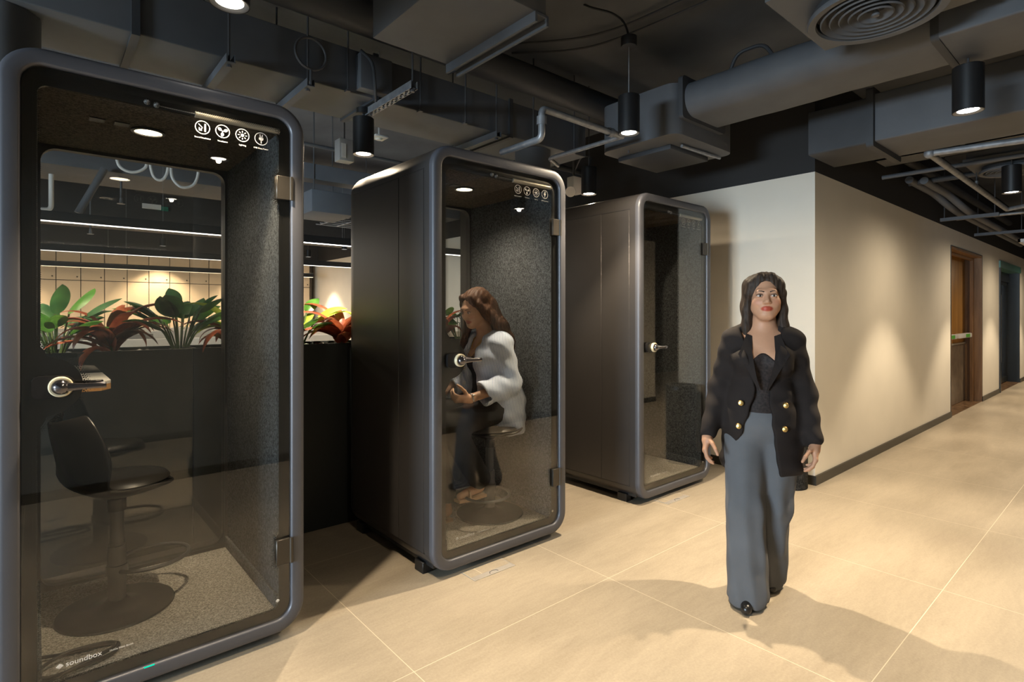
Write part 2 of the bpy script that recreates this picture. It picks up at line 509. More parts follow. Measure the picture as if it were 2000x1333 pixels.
# oak double door in its reveal
d1 = bpy.data.objects.new('door_1', None); COL.objects.link(d1); d1['kind'] = 'structure'
x0, x1, zt = D1
mb = MB(); mb.box(x0, YR - .004, 0, x0 + .03, YR + .255, zt); mb.box(x1 - .03, YR - .004, 0, x1, YR + .255, zt); mb.box(x0 + .03, YR - .004, zt - .03, x1 - .03, YR + .255, zt)
mb.box(x1 - .12, YR + .09, 0, x1 - .03, YR + .13, zt - .03); mb.box(x0 + .03, YR + .09, 0, x0 + .06, YR + .13, zt - .03); mb.box(x0 + .06, YR + .09, zt - .07, x1 - .12, YR + .13, zt - .03)
mb.build('door_frame', M['oakdoor'], d1)
mb = MB(); mb.box(x0 - .012, YR - .007, 0, x0, YR, zt + .012); mb.box(x1, YR - .007, 0, x1 + .012, YR, zt + .012); mb.box(x0, YR - .007, zt, x1, YR, zt + .012)
mb.build('dark_trim', M['skirt'], d1)  # thin dark trim line around the oak frame
xm = (x0 + x1) / 2
for a, b in ((x0 + .035, xm - .003), (xm + .003, x1 - .035)):
    lf = MB().box(a, YR + .205, .01, b, YR + .25, zt - .035, .003).build('leaf', M['oakleaf'], d1)
    MB().box(a + .01, YR + .198, .012, b - .01, YR + .205, .91).build('kick_plate', M['kick'], lf)
    MB().box(a + .01, YR + .194, .91, b - .01, YR + .205, .935).build('kick_plate_rail', M['closer'], lf)
    pb = MB().box(a + .10, YR + .10, 1.015, b - .08, YR + .17, 1.085, .012).box(a + .14, YR + .16, 1.03, a + .2, YR + .206, 1.07).box(b - .2, YR + .16, 1.03, b - .14, YR + .206, 1.07).build('push_bar', M['lamph'], lf)
    MB().box((a + b) / 2 - .02, YR + .0985, 1.025, (a + b) / 2 + .26, YR + .1005, 1.075).build('green_label', M['greenlabel'], lf)
MB().box(x0, YR - .002, 0, x1, YR + .25, .006).build('threshold', M['sill'], d1)
# black glazed door further along
d2 = bpy.data.objects.new('door_2', None); COL.objects.link(d2); d2['kind'] = 'structure'
x0, x1, zt = D2
mb = MB(); mb.box(x0, YR - .02, 0, x0 + .07, YR + .255, zt - .12); mb.box(x1 - .04, YR - .004, 0, x1, YR + .255, zt - .12); mb.box(x0 + .07, YR + .15, zt - .3, x1 - .04, YR + .25, zt - .12)
mb.build('door_frame', M['doorblack'], d2)
MB().box(x0 - .01, YR - .022, zt - .12, x1 + .01, YR + .255, zt).build('header_panel', M['teal'], d2)
xm = (x0 + x1) / 2
for a, b, hx in ((x0 + .07, xm - .004, xm - .12), (xm + .004, x1 - .04, xm + .12)):
    lf = MB().box(a, YR + .19, .02, b, YR + .215, zt - .3).build('leaf', M['glassb'], d2)
    mb = MB().box(a, YR + .185, .02, b, YR + .22, .12).box(a, YR + .185, zt - .36, b, YR + .22, zt - .3)
    mb.build('leaf_rail', M['doorblack'], lf)
    MB().cyl((hx, YR + .15, .45), (hx, YR + .15, 1.75), .014, n=12).cyl((hx, YR + .15, .6), (hx, YR + .19, .6), .008).cyl((hx, YR + .15, 1.6), (hx, YR + .19, 1.6), .008).build('pull_handle', M['galv'], lf)
MB().box(x0 + .07, YR - .002, 0, x1 - .04, YR + .25, .006).build('threshold', M['sill'], d2)
struct('wall_room_beyond', MB().box(12.5, YR + .9, 0, 15.4, YR + 1.0, 2.6).box(12.5, YR + .26, 0, 12.6, YR + .9, 2.6).box(15.3, YR + .26, 0, 15.4, YR + .9, 2.6).box(12.5, YR + .26, 2.5, 15.4, YR + 1.0, 2.6), M['darkwall'])

# ------------------------------------------------------------------ ceiling services
def T(name, mb, mat, label, cat, group=None, angle=38):
    return tag(mb.build(name, mat, None, angle), label, cat, group)
def X_duct(y0, y1, z0, z1, xa, xb, r, n=5):
    """duct along X, rounded rect cross-section"""
    m = MB(); sec = rrect(y0, z0, y1, z1, r, n)
    m.loft([[(x, y, z) for y, z in sec] for x in (xa, xb)], (True, True)); return m
def Y_duct(x0, x1, z0, z1, ya, yb, r, n=5):
    m = MB(); sec = rrect(x0, z0, x1, z1, r, n)
    m.loft([[(x, y, z) for x, z in sec] for y in (ya, yb)], (True, True)); return m

# long duct above the booths
dA = thing('air_duct', 'long flat grey-black duct running above the three booths', 'air duct', (0, 0, 2.75))
dA.location = (0, 0, 0)
X_duct(3.24, 3.72, 2.75, 3.02, -4.5, 3.63, .006).build('duct_body', M['duct'], dA)
for x in (-.9, .35, 1.62, 2.75):
    mb = MB(); mb.box(x, 3.225, 2.735, x + .035, 3.735, 2.75); mb.box(x, 3.225, 2.75, x + .035, 3.24, 3.035); mb.box(x, 3.72, 2.75, x + .035, 3.735, 3.035)
    mb.build('duct_flange', M['ductdark'], dA)
T('round_duct', MB().tube([(-4, 3.08, 3.16), (1.2, 3.08, 3.16), (2.2, 3.1, 3.16), (4.6, 3.1, 3.16)], .105, 20), M['ductdark'], 'dark round pipe running just above the front edge of the long duct', 'pipe')
t = MB().box(1.50, 3.16, 2.765, 1.72, 3.238, 2.99, .012)
T('junction_box', t, M['duct'], 'dark square box on the front of the long duct behind the slotted rail', 'junction box')
# drops under the long duct
for x, y, lab in ((-.13, 3.42, 'dark round duct drop above the left corner of the nearest booth'), (3.17, 3.42, 'dark round duct drop between the second and third booths')):
    m = MB().cyl((x, y, 2.31), (x, y, 2.748), .15, n=36).lathe([(.15, 2.31), (.165, 2.31), (.165, 2.34), (.15, 2.34)], (x, y, 0), 36)
    T('duct_drop', m, M['duct'], lab, 'duct', 'round duct drops')
# trapeze struts
def strut(x, y0, y1, z, rods, label, slots=False):
    t = thing('trapeze_hanger', label, 'hanger', (x, y0, z), 0, 'steel hangers under the ducts')
    m = MB(); L = y1 - y0
    m.box(-.022, 0, -.022, -.018, L, .022); m.box(.018, 0, -.022, .022, L, .022)
    if slots:
        k = 0; yy = 0.
        while yy < L:
            m.box(-.018, yy, -.022, .018, min(L, yy + .03), -.018); yy += .055
        m.box(-.018, 0, -.022, -.007, L, -.018); m.box(.007, 0, -.022, .018, L, -.018)
    else: m.box(-.018, 0, -.022, .018, L, -.018)
    m.build('channel', M['galv'] if slots else M['duct'], t)
    for dy in rods:
        MB().cyl((0, dy, -.03), (0, dy, CZ - z - .002), .006, n=8).cyl((0, dy, -.036), (0, dy, -.024), .013, n=6).build('threaded_rod', M['rod'], t)
    return t
strut(.77, 3.14, 3.80, 2.715, (.04, .62), 'grey hanger strut under the duct above the nearest booth')
strut(1.20, 3.17, 3.80, 2.715, (.05, .6), 'short dark hanger strut left of the drum bracket under the duct')
strut(1.65, 2.78, 3.47, 2.70, (.02,), 'slotted steel rail holding the black pendant left of the second booth', True)
strut(2.60, 3.17, 3.80, 2.715, (.03, .6), 'thin hanger under the duct above the second booth')
# ring bracket
T('ring_bracket', MB().tube([(1.16 + .002 * i, 3.18, 2.87 + .0) if False else (1.20 + .09 * math.cos(2 * PI * i / 24), 3.17, 2.88 + .09 * math.sin(2 * PI * i / 24)) for i in range(24)], .008, 8, closed=True).cyl((1.2, 3.17, 2.79), (1.2, 3.17, 2.70), .008, n=8), M['rod'], 'dark ring-shaped pipe bracket hanging beside the long duct', 'bracket')
# flat hanging unit
fc = thing('ceiling_unit', 'large flat grey panel unit hanging top centre from the slab', 'air conditioning unit', (1.36, 1.96, 2.85))
MB().box(0, 0, 0, .55, .76, .24, .006).build('housing', M['duct'], fc)
mb = MB(); mb.box(.47, -.005, -.05, .485, .765, 0); mb.box(.545, -.005, -.05, .56, .765, 0); mb.box(.485, -.005, -.012, .545, .765, 0)
mb.build('rail', M['duct'], fc)
for x, y in ((.05, .05), (.5, .05), (.05, .7), (.5, .7)): MB().cyl((x, y, .24), (x, y, CZ - 2.85), .006, n=8).build('threaded_rod', M['rod'], fc)
# sprinkler pipe with elbow
T('sprinkler_pipe', MB().tube([(3.05, 2.385, 2.6), (2.27, 2.37, 2.6), (2.27, 2.37, 2.42), (2.27, 2.74, 2.42)], .021, 14, bend=.04).lathe([(.03, 0), (.03, .05)], (2.27, 2.37, 2.5), 14).lathe([(.021, 2.36), (.013, 2.33)], (2.27, 2.735, 0), 12).lathe([(.03, .0), (.03, .04)], (2.9, 2.384, 2.6), 12, 'X'), M['galv'], 'grey steel sprinkler pipe with a vertical bend above the second booth', 'pipe')
T('sprinkler_branch', MB().tube([(3.05, 2.385, 2.6), (3.05, 3.1, 2.6), (3.25, 3.2, 2.6)], .016, 12, bend=.04), M['galv'], 'thin steel pipe branching back behind the middle pendant lamp', 'pipe')
# big oval duct to the right
dB = thing('oval_duct', 'large rounded grey duct crossing the corridor ceiling top right', 'air duct')
sec0 = rrect(3.34, 2.74, 3.86, 2.98, .11, 8); m = MB(); rings = []
ys = [.70 + (2.10 - .70) * k / 24 for k in range(25)]
for y in ys:
    w = .012 * math.sin(y * 9.) + .006 * math.sin(y * 23. + 1)
    rings.append([(3.6 + (x - 3.6) * (1 + w * .6), y, 2.86 + (z - 2.86) * (1 + w)) for x, z in sec0])
m.loft(rings, (True, True)); m.build('duct_body', M['duct'], dB, 60)
for y in (.685, 2.085):
    m = MB(); o = rrect(3.315, 2.715, 3.885, 3.005, .03, 5); i_ = rrect(3.345, 2.745, 3.855, 2.975, .03, 5)
    m.loft([[(x, y, z) for x, z in o], [(x, y + .035, z) for x, z in o]], (True, True)); m.build('duct_flange', M['ductdark'], dB)
Y_duct(3.31, 3.80, 2.72, 2.99, -.42, .684, .01).build('duct_end_section', M['duct'], dB)
MB().tube([(3.5, 1.85, 2.985), (3.5, 1.8, 3.10), (3.5, 1.62, 3.10), (3.5, 1.55, 2.98)], .012, 8, bend=.06).build('loop_handle', M['ductdark'], dB)
pl = thing('duct_plenum', 'boxy grey duct plenum with rounded front above the third booth', 'air duct')
sec = rrect(3.30, 2.125, 4.10, 2.80, .09, 6)
MB().loft([[(x, y, z) for x, y in sec] for z in (2.62, 2.97)], (True, True)).build('plenum_box', M['duct'], pl)
MB().box(3.5, 2.3, 2.585, 4.02, 2.78, 2.62, .006).build('access_panel', M['ductdark'], pl)
MB().tube([(3.55, 2.24, 2.60), (4.05, 2.22, 2.60)], .012, 8).build('drain_pipe', M['galv'], pl)
mb = MB(); mb.cyl((3.40, 2.60, 2.60), (3.40, 2.60, CZ - .003), .006, n=8); mb.build('threaded_rod', M['rod'], pl)
# second duct by the wall
dC = thing('rectangular_duct', 'dark rectangular duct passing over the cream wall on the right', 'air duct')
Y_duct(4.52, 5.10, 2.61, 2.95, -.45, 1.30, .012).build('duct_body', M['duct'], dC)
m = MB(); o = rrect(4.48, 2.57, 5.14, 2.99, .02, 4); m.loft([[(x, y, z) for x, z in o] for y in (1.30, 1.345)], (True, True)); m.build('duct_flange', M['ductdark'], dC)
Y_duct(4.50, 5.04, 2.60, 2.93, 1.345, 1.74, .015).build('duct_collar', M['ductdark'], dC)
# round diffusers
def diffuser(x, y, z, label, neck=True):
    t = thing('ceiling_diffuser', label, 'air vent', (x, y, z), 0, 'round ceiling diffusers')
    m = MB().lathe([(.232, 0), (.262, -.004), (.266, .006), (.262, .02), (.235, .03), (.228, .012), (.232, 0)], n=56); m.build('rim', M['duct'], t)
    for r in (.196, .160, .124, .088, .052):
        MB().lathe([(r + .013, -.002), (r + .018, .004), (r - .004, .034), (r - .010, .032), (r + .013, -.002)], n=48).build('ring_blade', M['duct'], t)
    MB().lathe([(.0001, -.004), (.014, -.003), (.017, .004), (.004, .03), (.0001, .03)], n=24).build('centre_cone', M['duct'], t)
    MB().lathe([(.24, .02), (.24, .10), (.0001, .10)], n=40).build('backing_dish', M['ductdark'], t)
    if neck:
        MB().box(-.34, -.34, .10, .30, .30, .40, .008).box(-.36, -.36, .06, .32, .32, .10).build('plenum_box', M['duct'], t)
        for a, b in ((-.3, -.3), (.26, .26)): MB().cyl((a, b, .4), (a, b, CZ - z - .002), .006, n=8).build('threaded_rod', M['rod'], t)
    return t
diffuser(2.79, .80, 2.69, 'large round ringed vent at the top edge of the ceiling')
diffuser(6.78, .83, 2.69, 'small far round vent over the corridor by the right edge')
# conduits on the right
T('steel_conduit', MB().tube([(5.14, 1.12, 2.6), (5.30, .35, 2.6), (5.3, -.4, 2.6)], .024, 12).cyl((5.14, 1.12, 2.6), (5.14, 1.12, 2.70), .03, n=12).tube([(5.14, 1.12, 2.6), (8.58, 1.13, 2.6), (8.3, .80, 2.6), (8.0, -.2, 2.6)], .024, 12, bend=.02).sphere((5.14, 1.12, 2.6), .036, 8), M['tape'], 'pale grey steel pipe bent sharply over the corridor on the right', 'pipe')
for k, (yy, zz) in enumerate(((1.47, 2.63), (1.60, 2.66))):
    pts = [(7.0, yy + .1, zz + .14), (8.0, yy + .1, zz + .14), (8.25, yy, zz + .0), (8.7, yy, zz - .02), (13.6, yy, zz - .02)]
    T('water_pipe', MB().tube(pts, .038, 12, bend=.16), M['duct'], ['outer dark pipe of the pair running along the cream wall top', 'inner dark pipe of the pair running along the cream wall top'][k], 'pipe', 'pipes above the cream wall')
for x, nm in ((8.6, 'nearer'), (10.6, 'farther')):
    t = thing('pipe_bracket', nm + ' crossbar bracket holding the pipe pair above the cream wall', 'bracket', (x, 1.2, 2.56), 0, 'pipe brackets')
    MB().box(-.02, 0, -.02, .02, .56, .02).build('channel', M['duct'], t)
    for dy in (.04, .52): MB().cyl((0, dy, 0), (0, dy, CZ - 2.56), .006, n=8).build('threaded_rod', M['rod'], t)
lv = thing('louvre_grille', 'pale slatted louvre over the far end of the corridor', 'air vent', (11.6, .95, 2.50))
MB().box(0, 0, 0, 2.2, .03, .05).box(0, .42, 0, 2.2, .45, .05).box(0, 0, 0, .03, .45, .05).box(2.17, 0, 0, 2.2, .45, .05).build('frame', M['lamph'], lv)
mb = MB()
for k in range(18): mb.box(.08 + k * .118, .03, .0, .10 + k * .118, .42, .045)
mb.build('slats', M['lamph'], lv)
T('cable_tray', MB().box(5.9, .2, 2.80, 5.92, 1.7, 2.88).box(6.2, .2, 2.80, 6.22, 1.7, 2.88).box(5.9, .2, 2.80, 6.22, 1.7, 2.81), M['duct'], 'flat dark tray crossing behind the bent steel pipe', 'cable tray')
# loose cables on the slab
def cable(pts, r, label, mat='ductdark'):
    P = [Vector(p) for p in pts]; Q = []
    for i in range(len(P) - 1):
        p0 = P[max(0, i - 1)]; p1 = P[i]; p2 = P[i + 1]; p3 = P[min(len(P) - 1, i + 2)]
        for k in range(10):
            t = k / 10
            Q.append(.5 * ((2 * p1) + (p2 - p0) * t + (2 * p0 - 5 * p1 + 4 * p2 - p3) * t * t + (3 * p1 - p0 - 3 * p2 + p3) * t ** 3))
    Q.append(P[-1])
    return T('cable', MB().tube(Q, r, 8), M[mat], label, 'cable')
cable([(1.95, 1.2, 3.36), (2.2, 2.0, 3.35), (2.25, 2.5, 3.2), (2.3, 2.9, 3.12), (2.2, 3.25, 3.08)], .013, 'thick black cable sagging beside the flat hanging unit')
cable([(2.55, 3.2, 3.37), (3.0, 2.6, 3.36), (3.1, 1.8, 3.36), (3.2, .6, 3.36), (3.25, -.4, 3.36)], .009, 'black cable run on the slab behind the oval duct')
cable([(2.75, 3.2, 3.37), (3.12, 2.7, 3.36), (3.22, 1.8, 3.36), (3.3, .6, 3.36)], .008, 'second thinner black cable on the slab behind the oval duct')
T('slab_conduit', MB().tube([(1.2, 1.95, 3.37), (2.4, 1.5, 3.37), (4.4, 1.45, 3.37)], .014, 8), M['ductdark'], 'straight black conduit on the slab above the middle pendant lamp', 'pipe')
# small fittings
sp = thing('emergency_light', 'small pale twin-spot emergency light right of the second booth', 'emergency light', (3.87, 3.60, 2.58))
MB().box(-.05, -.045, -.06, .07, .045, .10, .01).build('housing', M['lamph'], sp)
MB().cyl((-.06, -.03, -.05), (-.13, -.08, -.07), .042, .048, 18).build('spot_head', M['lamph'], sp)
MB().tube([(.0, 0, .1), (0, 0, .26), (-.03, .0, .32)], .012, 8).build('stem', M['rod'], sp)
eb = thing('emergency_box', 'pale grey box light hanging behind the left pendant near the second booth', 'emergency light', (1.83, 4.14, 2.55))
MB().box(-.06, -.05, .02, .06, .05, .19, .006).build('housing', M['greybox'], eb)
MB().cyl((0, 0, .2), (0, 0, CZ - 2.55), .006, n=8).build('threaded_rod', M['rod'], eb)
MB().box(-.045, -.055, .04, -.01, -.05, .15).build('diffuser', M['white'], eb)
T('ceiling_sensor', MB().box(1.95, 3.85, 2.735, 2.06, 3.96, 2.75, .004).lathe([(.03, 2.735), (.02, 2.722), (.0001, 2.722)], (2.005, 3.905, 0), 16).box(2.0, 3.9, 2.75, 2.01, 3.91, CZ), M['lamph'], 'small square white sensor right of the left pendant', 'sensor')

# ------------------------------------------------------------------ black cylinder pendants
PW = 1.25
def pendant(x, y, z, label, cable_top=True, power=150, lightsize=1.5, color=WARM, h=.235, spill=True):
    t = thing('pendant_downlight', label, 'ceiling lamp', (x, y, z), 0, 'black cylinder downlights')
    r = .0675
    MB().lathe([(r - .004, .002), (r, .0), (r, h), (r - .004, h + .003), (.0001, h + .003)], n=40).build('body', M['black'], t)
    MB().lathe([(r - .003, .004), (r - .004, .0), (r - .007, .0005), (.047, .007), (.046, .012)], n=40).build('reflector', M['trimring'], t)
    MB().lathe([(.047, .008), (.030, .006), (.0001, .0055)], n=32).build('lens', M['lampwhite'], t)
    ct = CZ - z
    if cable_top is True:
        MB().cyl((0, 0, h), (0, 0, ct - .30), .0035, n=8).build('suspension_rod', M['galv'], t)
        MB().lathe([(.0001, ct - .33), (.048, ct - .33), (.05, ct - .325), (.05, ct - .27), (.0001, ct - .27)], n=28).build('canopy', M['black'], t)
        MB().tube([(0, 0, ct - .27), (.005, .02, ct - .2), (.0, .05, ct - .14), (-.05, .10, ct - .09), (-.12, .22, ct - .03), (-.13, .26, ct)], .007, 8, bend=.03).build('cord', M['black'], t)
    elif cable_top == 'short':
        MB().cyl((0, 0, h), (0, 0, h + .03), .007, n=8).build('suspension_rod', M['rod'], t)
        MB().lathe([(.0001, h + .03), (.046, h + .03), (.046, h + .065), (.0001, h + .065)], n=28).build('canopy', M['black'], t)
    else:
        MB().cyl((0, 0, h), (0, 0, ct), .005, n=8).build('suspension_rod', M['rod'], t)
    spot('spot_downlight', (x, y, z - .006), power * PW, color, lightsize, .45, .02)
    if spill: spot('spot_spill', (x, y, z - .008), power * .55, color, 3.1, 1.0, .015)
    return t
pendant(.53, 2.18, 2.50, 'black pendant lamp cropped by the top edge above the nearest booth', 'rod', 125, 1.32, spill=False)
pendant(2.84, 2.17, 2.52, 'black pendant lamp on a long rod with round canopy over the corridor', True)
pendant(1.62, 3.37, 2.42, 'black pendant lamp hung from the slotted rail left of the second booth', 'short', 130)
pendant(3.71, 3.27, 2.44, 'small black pendant lamp in the gap right of the second booth', 'rod', 120)
pendant(3.70, .64, 2.44, 'black pendant lamp under the ducts at the right side', 'rod', 170)
def hidden_spots(lst, power, color=WARM, size=1.5):
    for p in lst: spot('spot_downlight', p, power, color, size, .45)
for i, (x, y) in enumerate(((6.46, .82), (9.25, .82), (12.0, .82), (14.8, .82), (.95, .64), (-1.8, .64), (-1.8, 2.18), (-.3, 3.55))):
    pendant(x, y, 2.44, ['small black pendant lamp at the right edge beside the far round vent', 'black corridor pendant nearest the oak door', 'black corridor pendant nearest the black glazed door', 'black corridor pendant farthest along the corridor', 'black corridor pendant close to the viewpoint', 'black corridor pendant far left of the viewpoint', 'black corridor pendant left of the nearest booth', 'black pendant behind the left side of the nearest booth'][i], 'rod', (110, 110, 110, 110, 60, 100, 100, 120)[i])
# clutter: more hangers, conduits and cable runs up in the dark
for x, z0, lab in ((1.44, 2.74, 'thin rod beside the dark square box on the long duct'), (1.95, 2.74, 'thin rod in front of the long duct above the left corner of the middle booth'), (2.32, 2.74, 'thin rod in front of the long duct just left of the steel sprinkler pipe'), (2.98, 2.74, 'thin rod in front of the long duct right of the steel sprinkler pipe'), (3.45, 2.74, 'thin rod near the right end of the long duct')):
    t = thing('hanger_rod', lab, 'hanger', (x, 3.205, z0), 0, 'thin hanger rods in front of the long duct')
    MB().cyl((0, 0, 0), (0, 0, CZ - z0), .006, n=8).build('threaded_rod', M['rod'], t)
    MB().box(-.012, -.012, -.004, .012, .03, .006).build('rod_clip', M['rod'], t)
for pts, r, mt, lab in (
    ([(-3, 4.15, 2.95), (XR - .01, 4.15, 2.95)], .03, 'ductdark', 'straight dark pipe behind the long duct'),
    ([(-3, 4.45, 3.05), (XR - .01, 4.45, 3.05)], .022, 'duct', 'thinner grey pipe behind the long duct'),
    ([(1.45, 4.62, 2.80), (2.75, 4.62, 2.80), (2.75, 4.62, 2.60)], .016, 'duct', 'thin bent conduit above the gap between the first two booths'),
    ([(6.3, -.3, 2.72), (6.3, 1.75, 2.72)], .02, 'duct', 'thin pipe crossing the corridor ceiling near the far round vent'),
    ([(7.2, -.3, 2.80), (7.2, 1.75, 2.80)], .03, 'ductdark', 'dark pipe crossing the corridor ceiling past the far round vent'),
    ([(9.4, .2, 2.66), (9.4, 1.75, 2.66)], .02, 'galv', 'short pale pipe over the corridor before the oak door'),
    ([(5.4, 1.68, 2.98), (13, 1.68, 2.98)], .045, 'ductdark', 'fat dark pipe high against the top of the cream wall'),
    ([(4.9, .1, 3.1), (13, .1, 3.1)], .05, 'ductdark', 'fat dark pipe high along the corridor on the right')):
    T('service_pipe', MB().tube(pts, r, 12, bend=.05), M[mt], lab, 'pipe')
for x, y, z0, lab in ((4.05, .30, 2.62, 'thin rod right of the right-hand pendant'), (5.30, .95, 2.62, 'thin rod holding the bent steel pipe'), (6.9, 1.13, 2.62, 'thin rod over the middle of the bent steel pipe')):
    t = thing('hanger_rod', lab, 'hanger', (x, y, z0), 0, 'thin hanger rods at the right side')
    MB().cyl((0, 0, 0), (0, 0, CZ - z0), .006, n=8).build('threaded_rod', M['rod'], t)
    MB().cyl((0, 0, 0), (0, 0, .05), .014, n=10).build('rod_clip', M['galv'], t)
cable([(1.5, 3.16, 2.99), (1.56, 3.13, 2.92), (1.58, 3.13, 2.80), (1.62, 3.2, 2.72)], .010, 'short black cable hanging in front of the dark square box')
cable([(3.72, 3.27, 2.70), (3.80, 3.33, 2.80), (3.86, 3.5, 2.84), (3.87, 3.6, 2.72)], .008, 'thin black cable looping to the twin-spot emergency light')
# daylight
area('window_daylight', (-5.95, 1.05, 1.4), (0, 1.2, 1.4), 2.3, 1.2, 520, (.70, .87, 1.0))
# ------------------------------------------------------------------ acoustic phone booth (local: x across, y into the booth, z up)
BW, BD, BZ0, BZ1 = .98, 1.0, .035, 2.265
IX0, IX1, IY1, IZ0, IZ1 = .10, BW - .10, .865, .125, 2.15
GX0, GX1, GZ0, GZ1 = .058, BW - .058, .092, 2.206     # door opening
def make_booth(loc, label):
    b = thing('phone_booth', label, 'phone booth', loc, 0, 'soundproof phone booths')
    # outer shell: profile swept round the rounded rectangle
    prof = [(.058, .030), (.058, .009), (.0565, .005), (.0535, .0015), (.050, 0), (.018, 0), (.010, .0015), (.0045, .006), (.0015, .013), (0, .022), (0, .036)]
    prof2 = [(0, .036), (0, BD - .05), (.006, BD - .02), (.02, BD - .004), (.04, BD), (.10, BD), (.10, BD - .09)]
    def ring(ins, y, n=10):
        return [(x, y, z) for x, z in rrect(ins, BZ0 + ins, BW - ins, BZ1 - ins, max(.12 - ins, .03), n)]
    MB().loft([ring(i, y) for i, y in prof]).build('front_frame', M['frame'], b, 50)
    MB().loft([ring(i, y) for i, y in prof2]).build('outer_shell', M['booth'], b, 40)
    # side panels set into the shell, two per side, with dark joints
    for sx in (0, 1):
        m = MB(); xo = -.003 if sx == 0 else BW + .003; xi = .004 if sx == 0 else BW - .004
        for ya, yb in ((.088, .345), (.349, .925)):
            m.box(xo, ya, .132, xi, yb, 2.138, .0015, 1)
        m.build('side_panel', M['booth'], b)
        xo2 = -.0008 if sx == 0 else BW + .0008
        MB().box(xo2, .084, 2.1385, xi, .929, 2.1425).box(xo2, .084, .128, xi, .929, .1315).box(xo2, .3455, .132, xi, .3485, 2.138).box(xo2, .9255, .132, xi, .929, 2.138).build('panel_joint', M['liner'], b)
    # interior
    for sx in (0, 1):
        x0 = IX0 - .03 if sx == 0 else IX1; x1 = IX0 if sx == 0 else IX1 + .03
        MB().box(x0, .035, .02 + IZ0, x1, IY1 + .06, IZ1 + .02, .004).build('felt_wall', M['felt'], b)
        xs = (IX0, IX0 + .012) if sx == 0 else (IX1 - .012, IX1)
        MB().box(xs[0], .04, IZ0, xs[1], IY1, IZ0 + .06, .003).build('felt_skirting', M['felt'], b)
    MB().box(IX0 - .03, .035, IZ1, IX1 + .03, IY1 + .06, IZ1 + .03).build('felt_ceiling', M['feltc'], b)
    MB().box(IX0 - .02, .036, IZ0 - .05, IX1 + .02, IY1 + .06, IZ0, .003).build('carpet_floor', M['carpet'], b)
    m = MB(); o = rrect(IX0 - .02, IZ0 - .02, IX1 + .02, IZ1 + .02, .05, 6); i_ = rrect(IX0 + .012, IZ0 + .015, IX1 - .012, IZ1 - .015, .06, 6)
    m.loft([[(x, IY1, z) for x, z in o], [(x, IY1, z) for x, z in i_], [(x, IY1 + .045, z) for x, z in i_], [(x, IY1 + .045, z) for x, z in o]]); m.build('rear_window_frame', M['liner'], b)
    MB().box(IX0, IY1 + .018, IZ0, IX1, IY1 + .026, IZ1).build('rear_window', M['glassb'], b)
    # linings between door and felt
    m = MB(); o = rrect(.056, .09, BW - .056, 2.208, .062, 8); i_ = rrect(IX0 - .001, IZ0, IX1 + .001, IZ1, .03, 8)
    m.loft([[(x, .031, z) for x, z in o], [(x, .034, z) for x, z in i_], [(x, .05, z) for x, z in i_]]); m.build('door_rebate', M['liner'], b)
    # vents in the ceiling
    for vx in (.255, .335):
        MB().box(vx, .30, IZ1 - .004, vx + .05, .35, IZ1 + .001).build('ceiling_vent', M['liner'], b)
    # lamp
    lm = MB().lathe([(.0001, 0), (.055, 0), (.062, -.003), (.062, -.008), (.050, -.010), (.049, -.004), (.0001, -.004)], (.455, .36, IZ1), 36).build('ceiling_lamp', M['black'], b)
    MB().lathe([(.0001, -.0055), (.048, -.0055), (.048, -.004), (.0001, -.004)], (.455, .36, IZ1), 32).build('lamp_disc', M['lampwarm'], lm)
    # shelf desk on the left felt wall
    dk = MB(); poly = [(IX0 + .001, .40), (.30, .40), (.335, .46), (.335, .86), (IX0 + .001, .86)]
    d = dk.prism(poly, lambda u, v, d: (u, v, d), 1.092, 1.104).build('desk', M['white'], b)
    MB().prism(poly, lambda u, v, d: (u, v, d), 1.068, 1.0915).build('desk_edge', M['oak'], d)
    # door
    gl = []
    for x, z in rrect(GX0 + .0015, GZ0 + .0015, GX1 - .0015, GZ1 - .0015, .06, 8): gl.append((x, z))
    dr = MB().prism(gl, lambda u, v, d: (u, d, v), .012, .020).build('door', M['glass'], b)
    # printed border: outer outline and inner outline with hinge notches and handle bulge
    HZc = 1.137; HXc = GX0 + .075
    fw = .030
    inner = []
    def add(x, z): inner.append((x, z))
    X0, X1, Z0, Z1, r = GX0 + fw, GX1 - fw, GZ0 + fw, GZ1 - fw, .035
    def arc(cx, cz, rr, a0, a1, n):
        for k in range(n + 1):
            a = math.radians(a0 + (a1 - a0) * k / n); add(cx + rr * math.cos(a), cz + rr * math.sin(a))
    arc(X1 - r, Z0 + r, r, -90, 0, 6)
    for za, zb in ((.322, .432), (1.862, 1.965)):
        e = .034; p = .026
        for k in range(5):
            a = k / 4; add(X1 - p * .5 * (1 - math.cos(PI * a)), za - .035 + .03 * a)
        for k in range(5):
            a = k / 4; add(X1 - p * .5 * (1 + math.cos(PI * a)), zb + .005 + .03 * a)
    arc(X1 - r, Z1 - r, r, 0, 90, 6); arc(X0 + r, Z1 - r, r, 90, 180, 6)
    R = .098
    for k in range(7):
        a = k / 6; add(X0 + .0 + .5 * (1 - math.cos(PI * a)) * .035, HZc + R + .075 - .07 * a)
    arc(HXc - .01, HZc, R, 75, -75, 14)
    for k in range(7):
        a = k / 6; add(X0 + .5 * (1 + math.cos(PI * a)) * .035, HZc - R - .005 - .07 * a)
    arc(X0 + r, Z0 + r, r, 180, 270, 6)
    outer = [(x, z) for x, z in rrect(GX0 + .002, GZ0 + .002, GX1 - .002, GZ1 - .002, .06, 8)]
    bm = bmesh.new()
    def loop(P):
        vs = [bm.verts.new((x, .0212, z)) for x, z in P]
        return [bm.edges.new((vs[i], vs[(i + 1) % len(vs)])) for i in range(len(vs))]
    E_ = loop(outer) + loop(inner)
    bmesh.ops.triangle_fill(bm, edges=E_, use_beauty=True, use_dissolve=False)
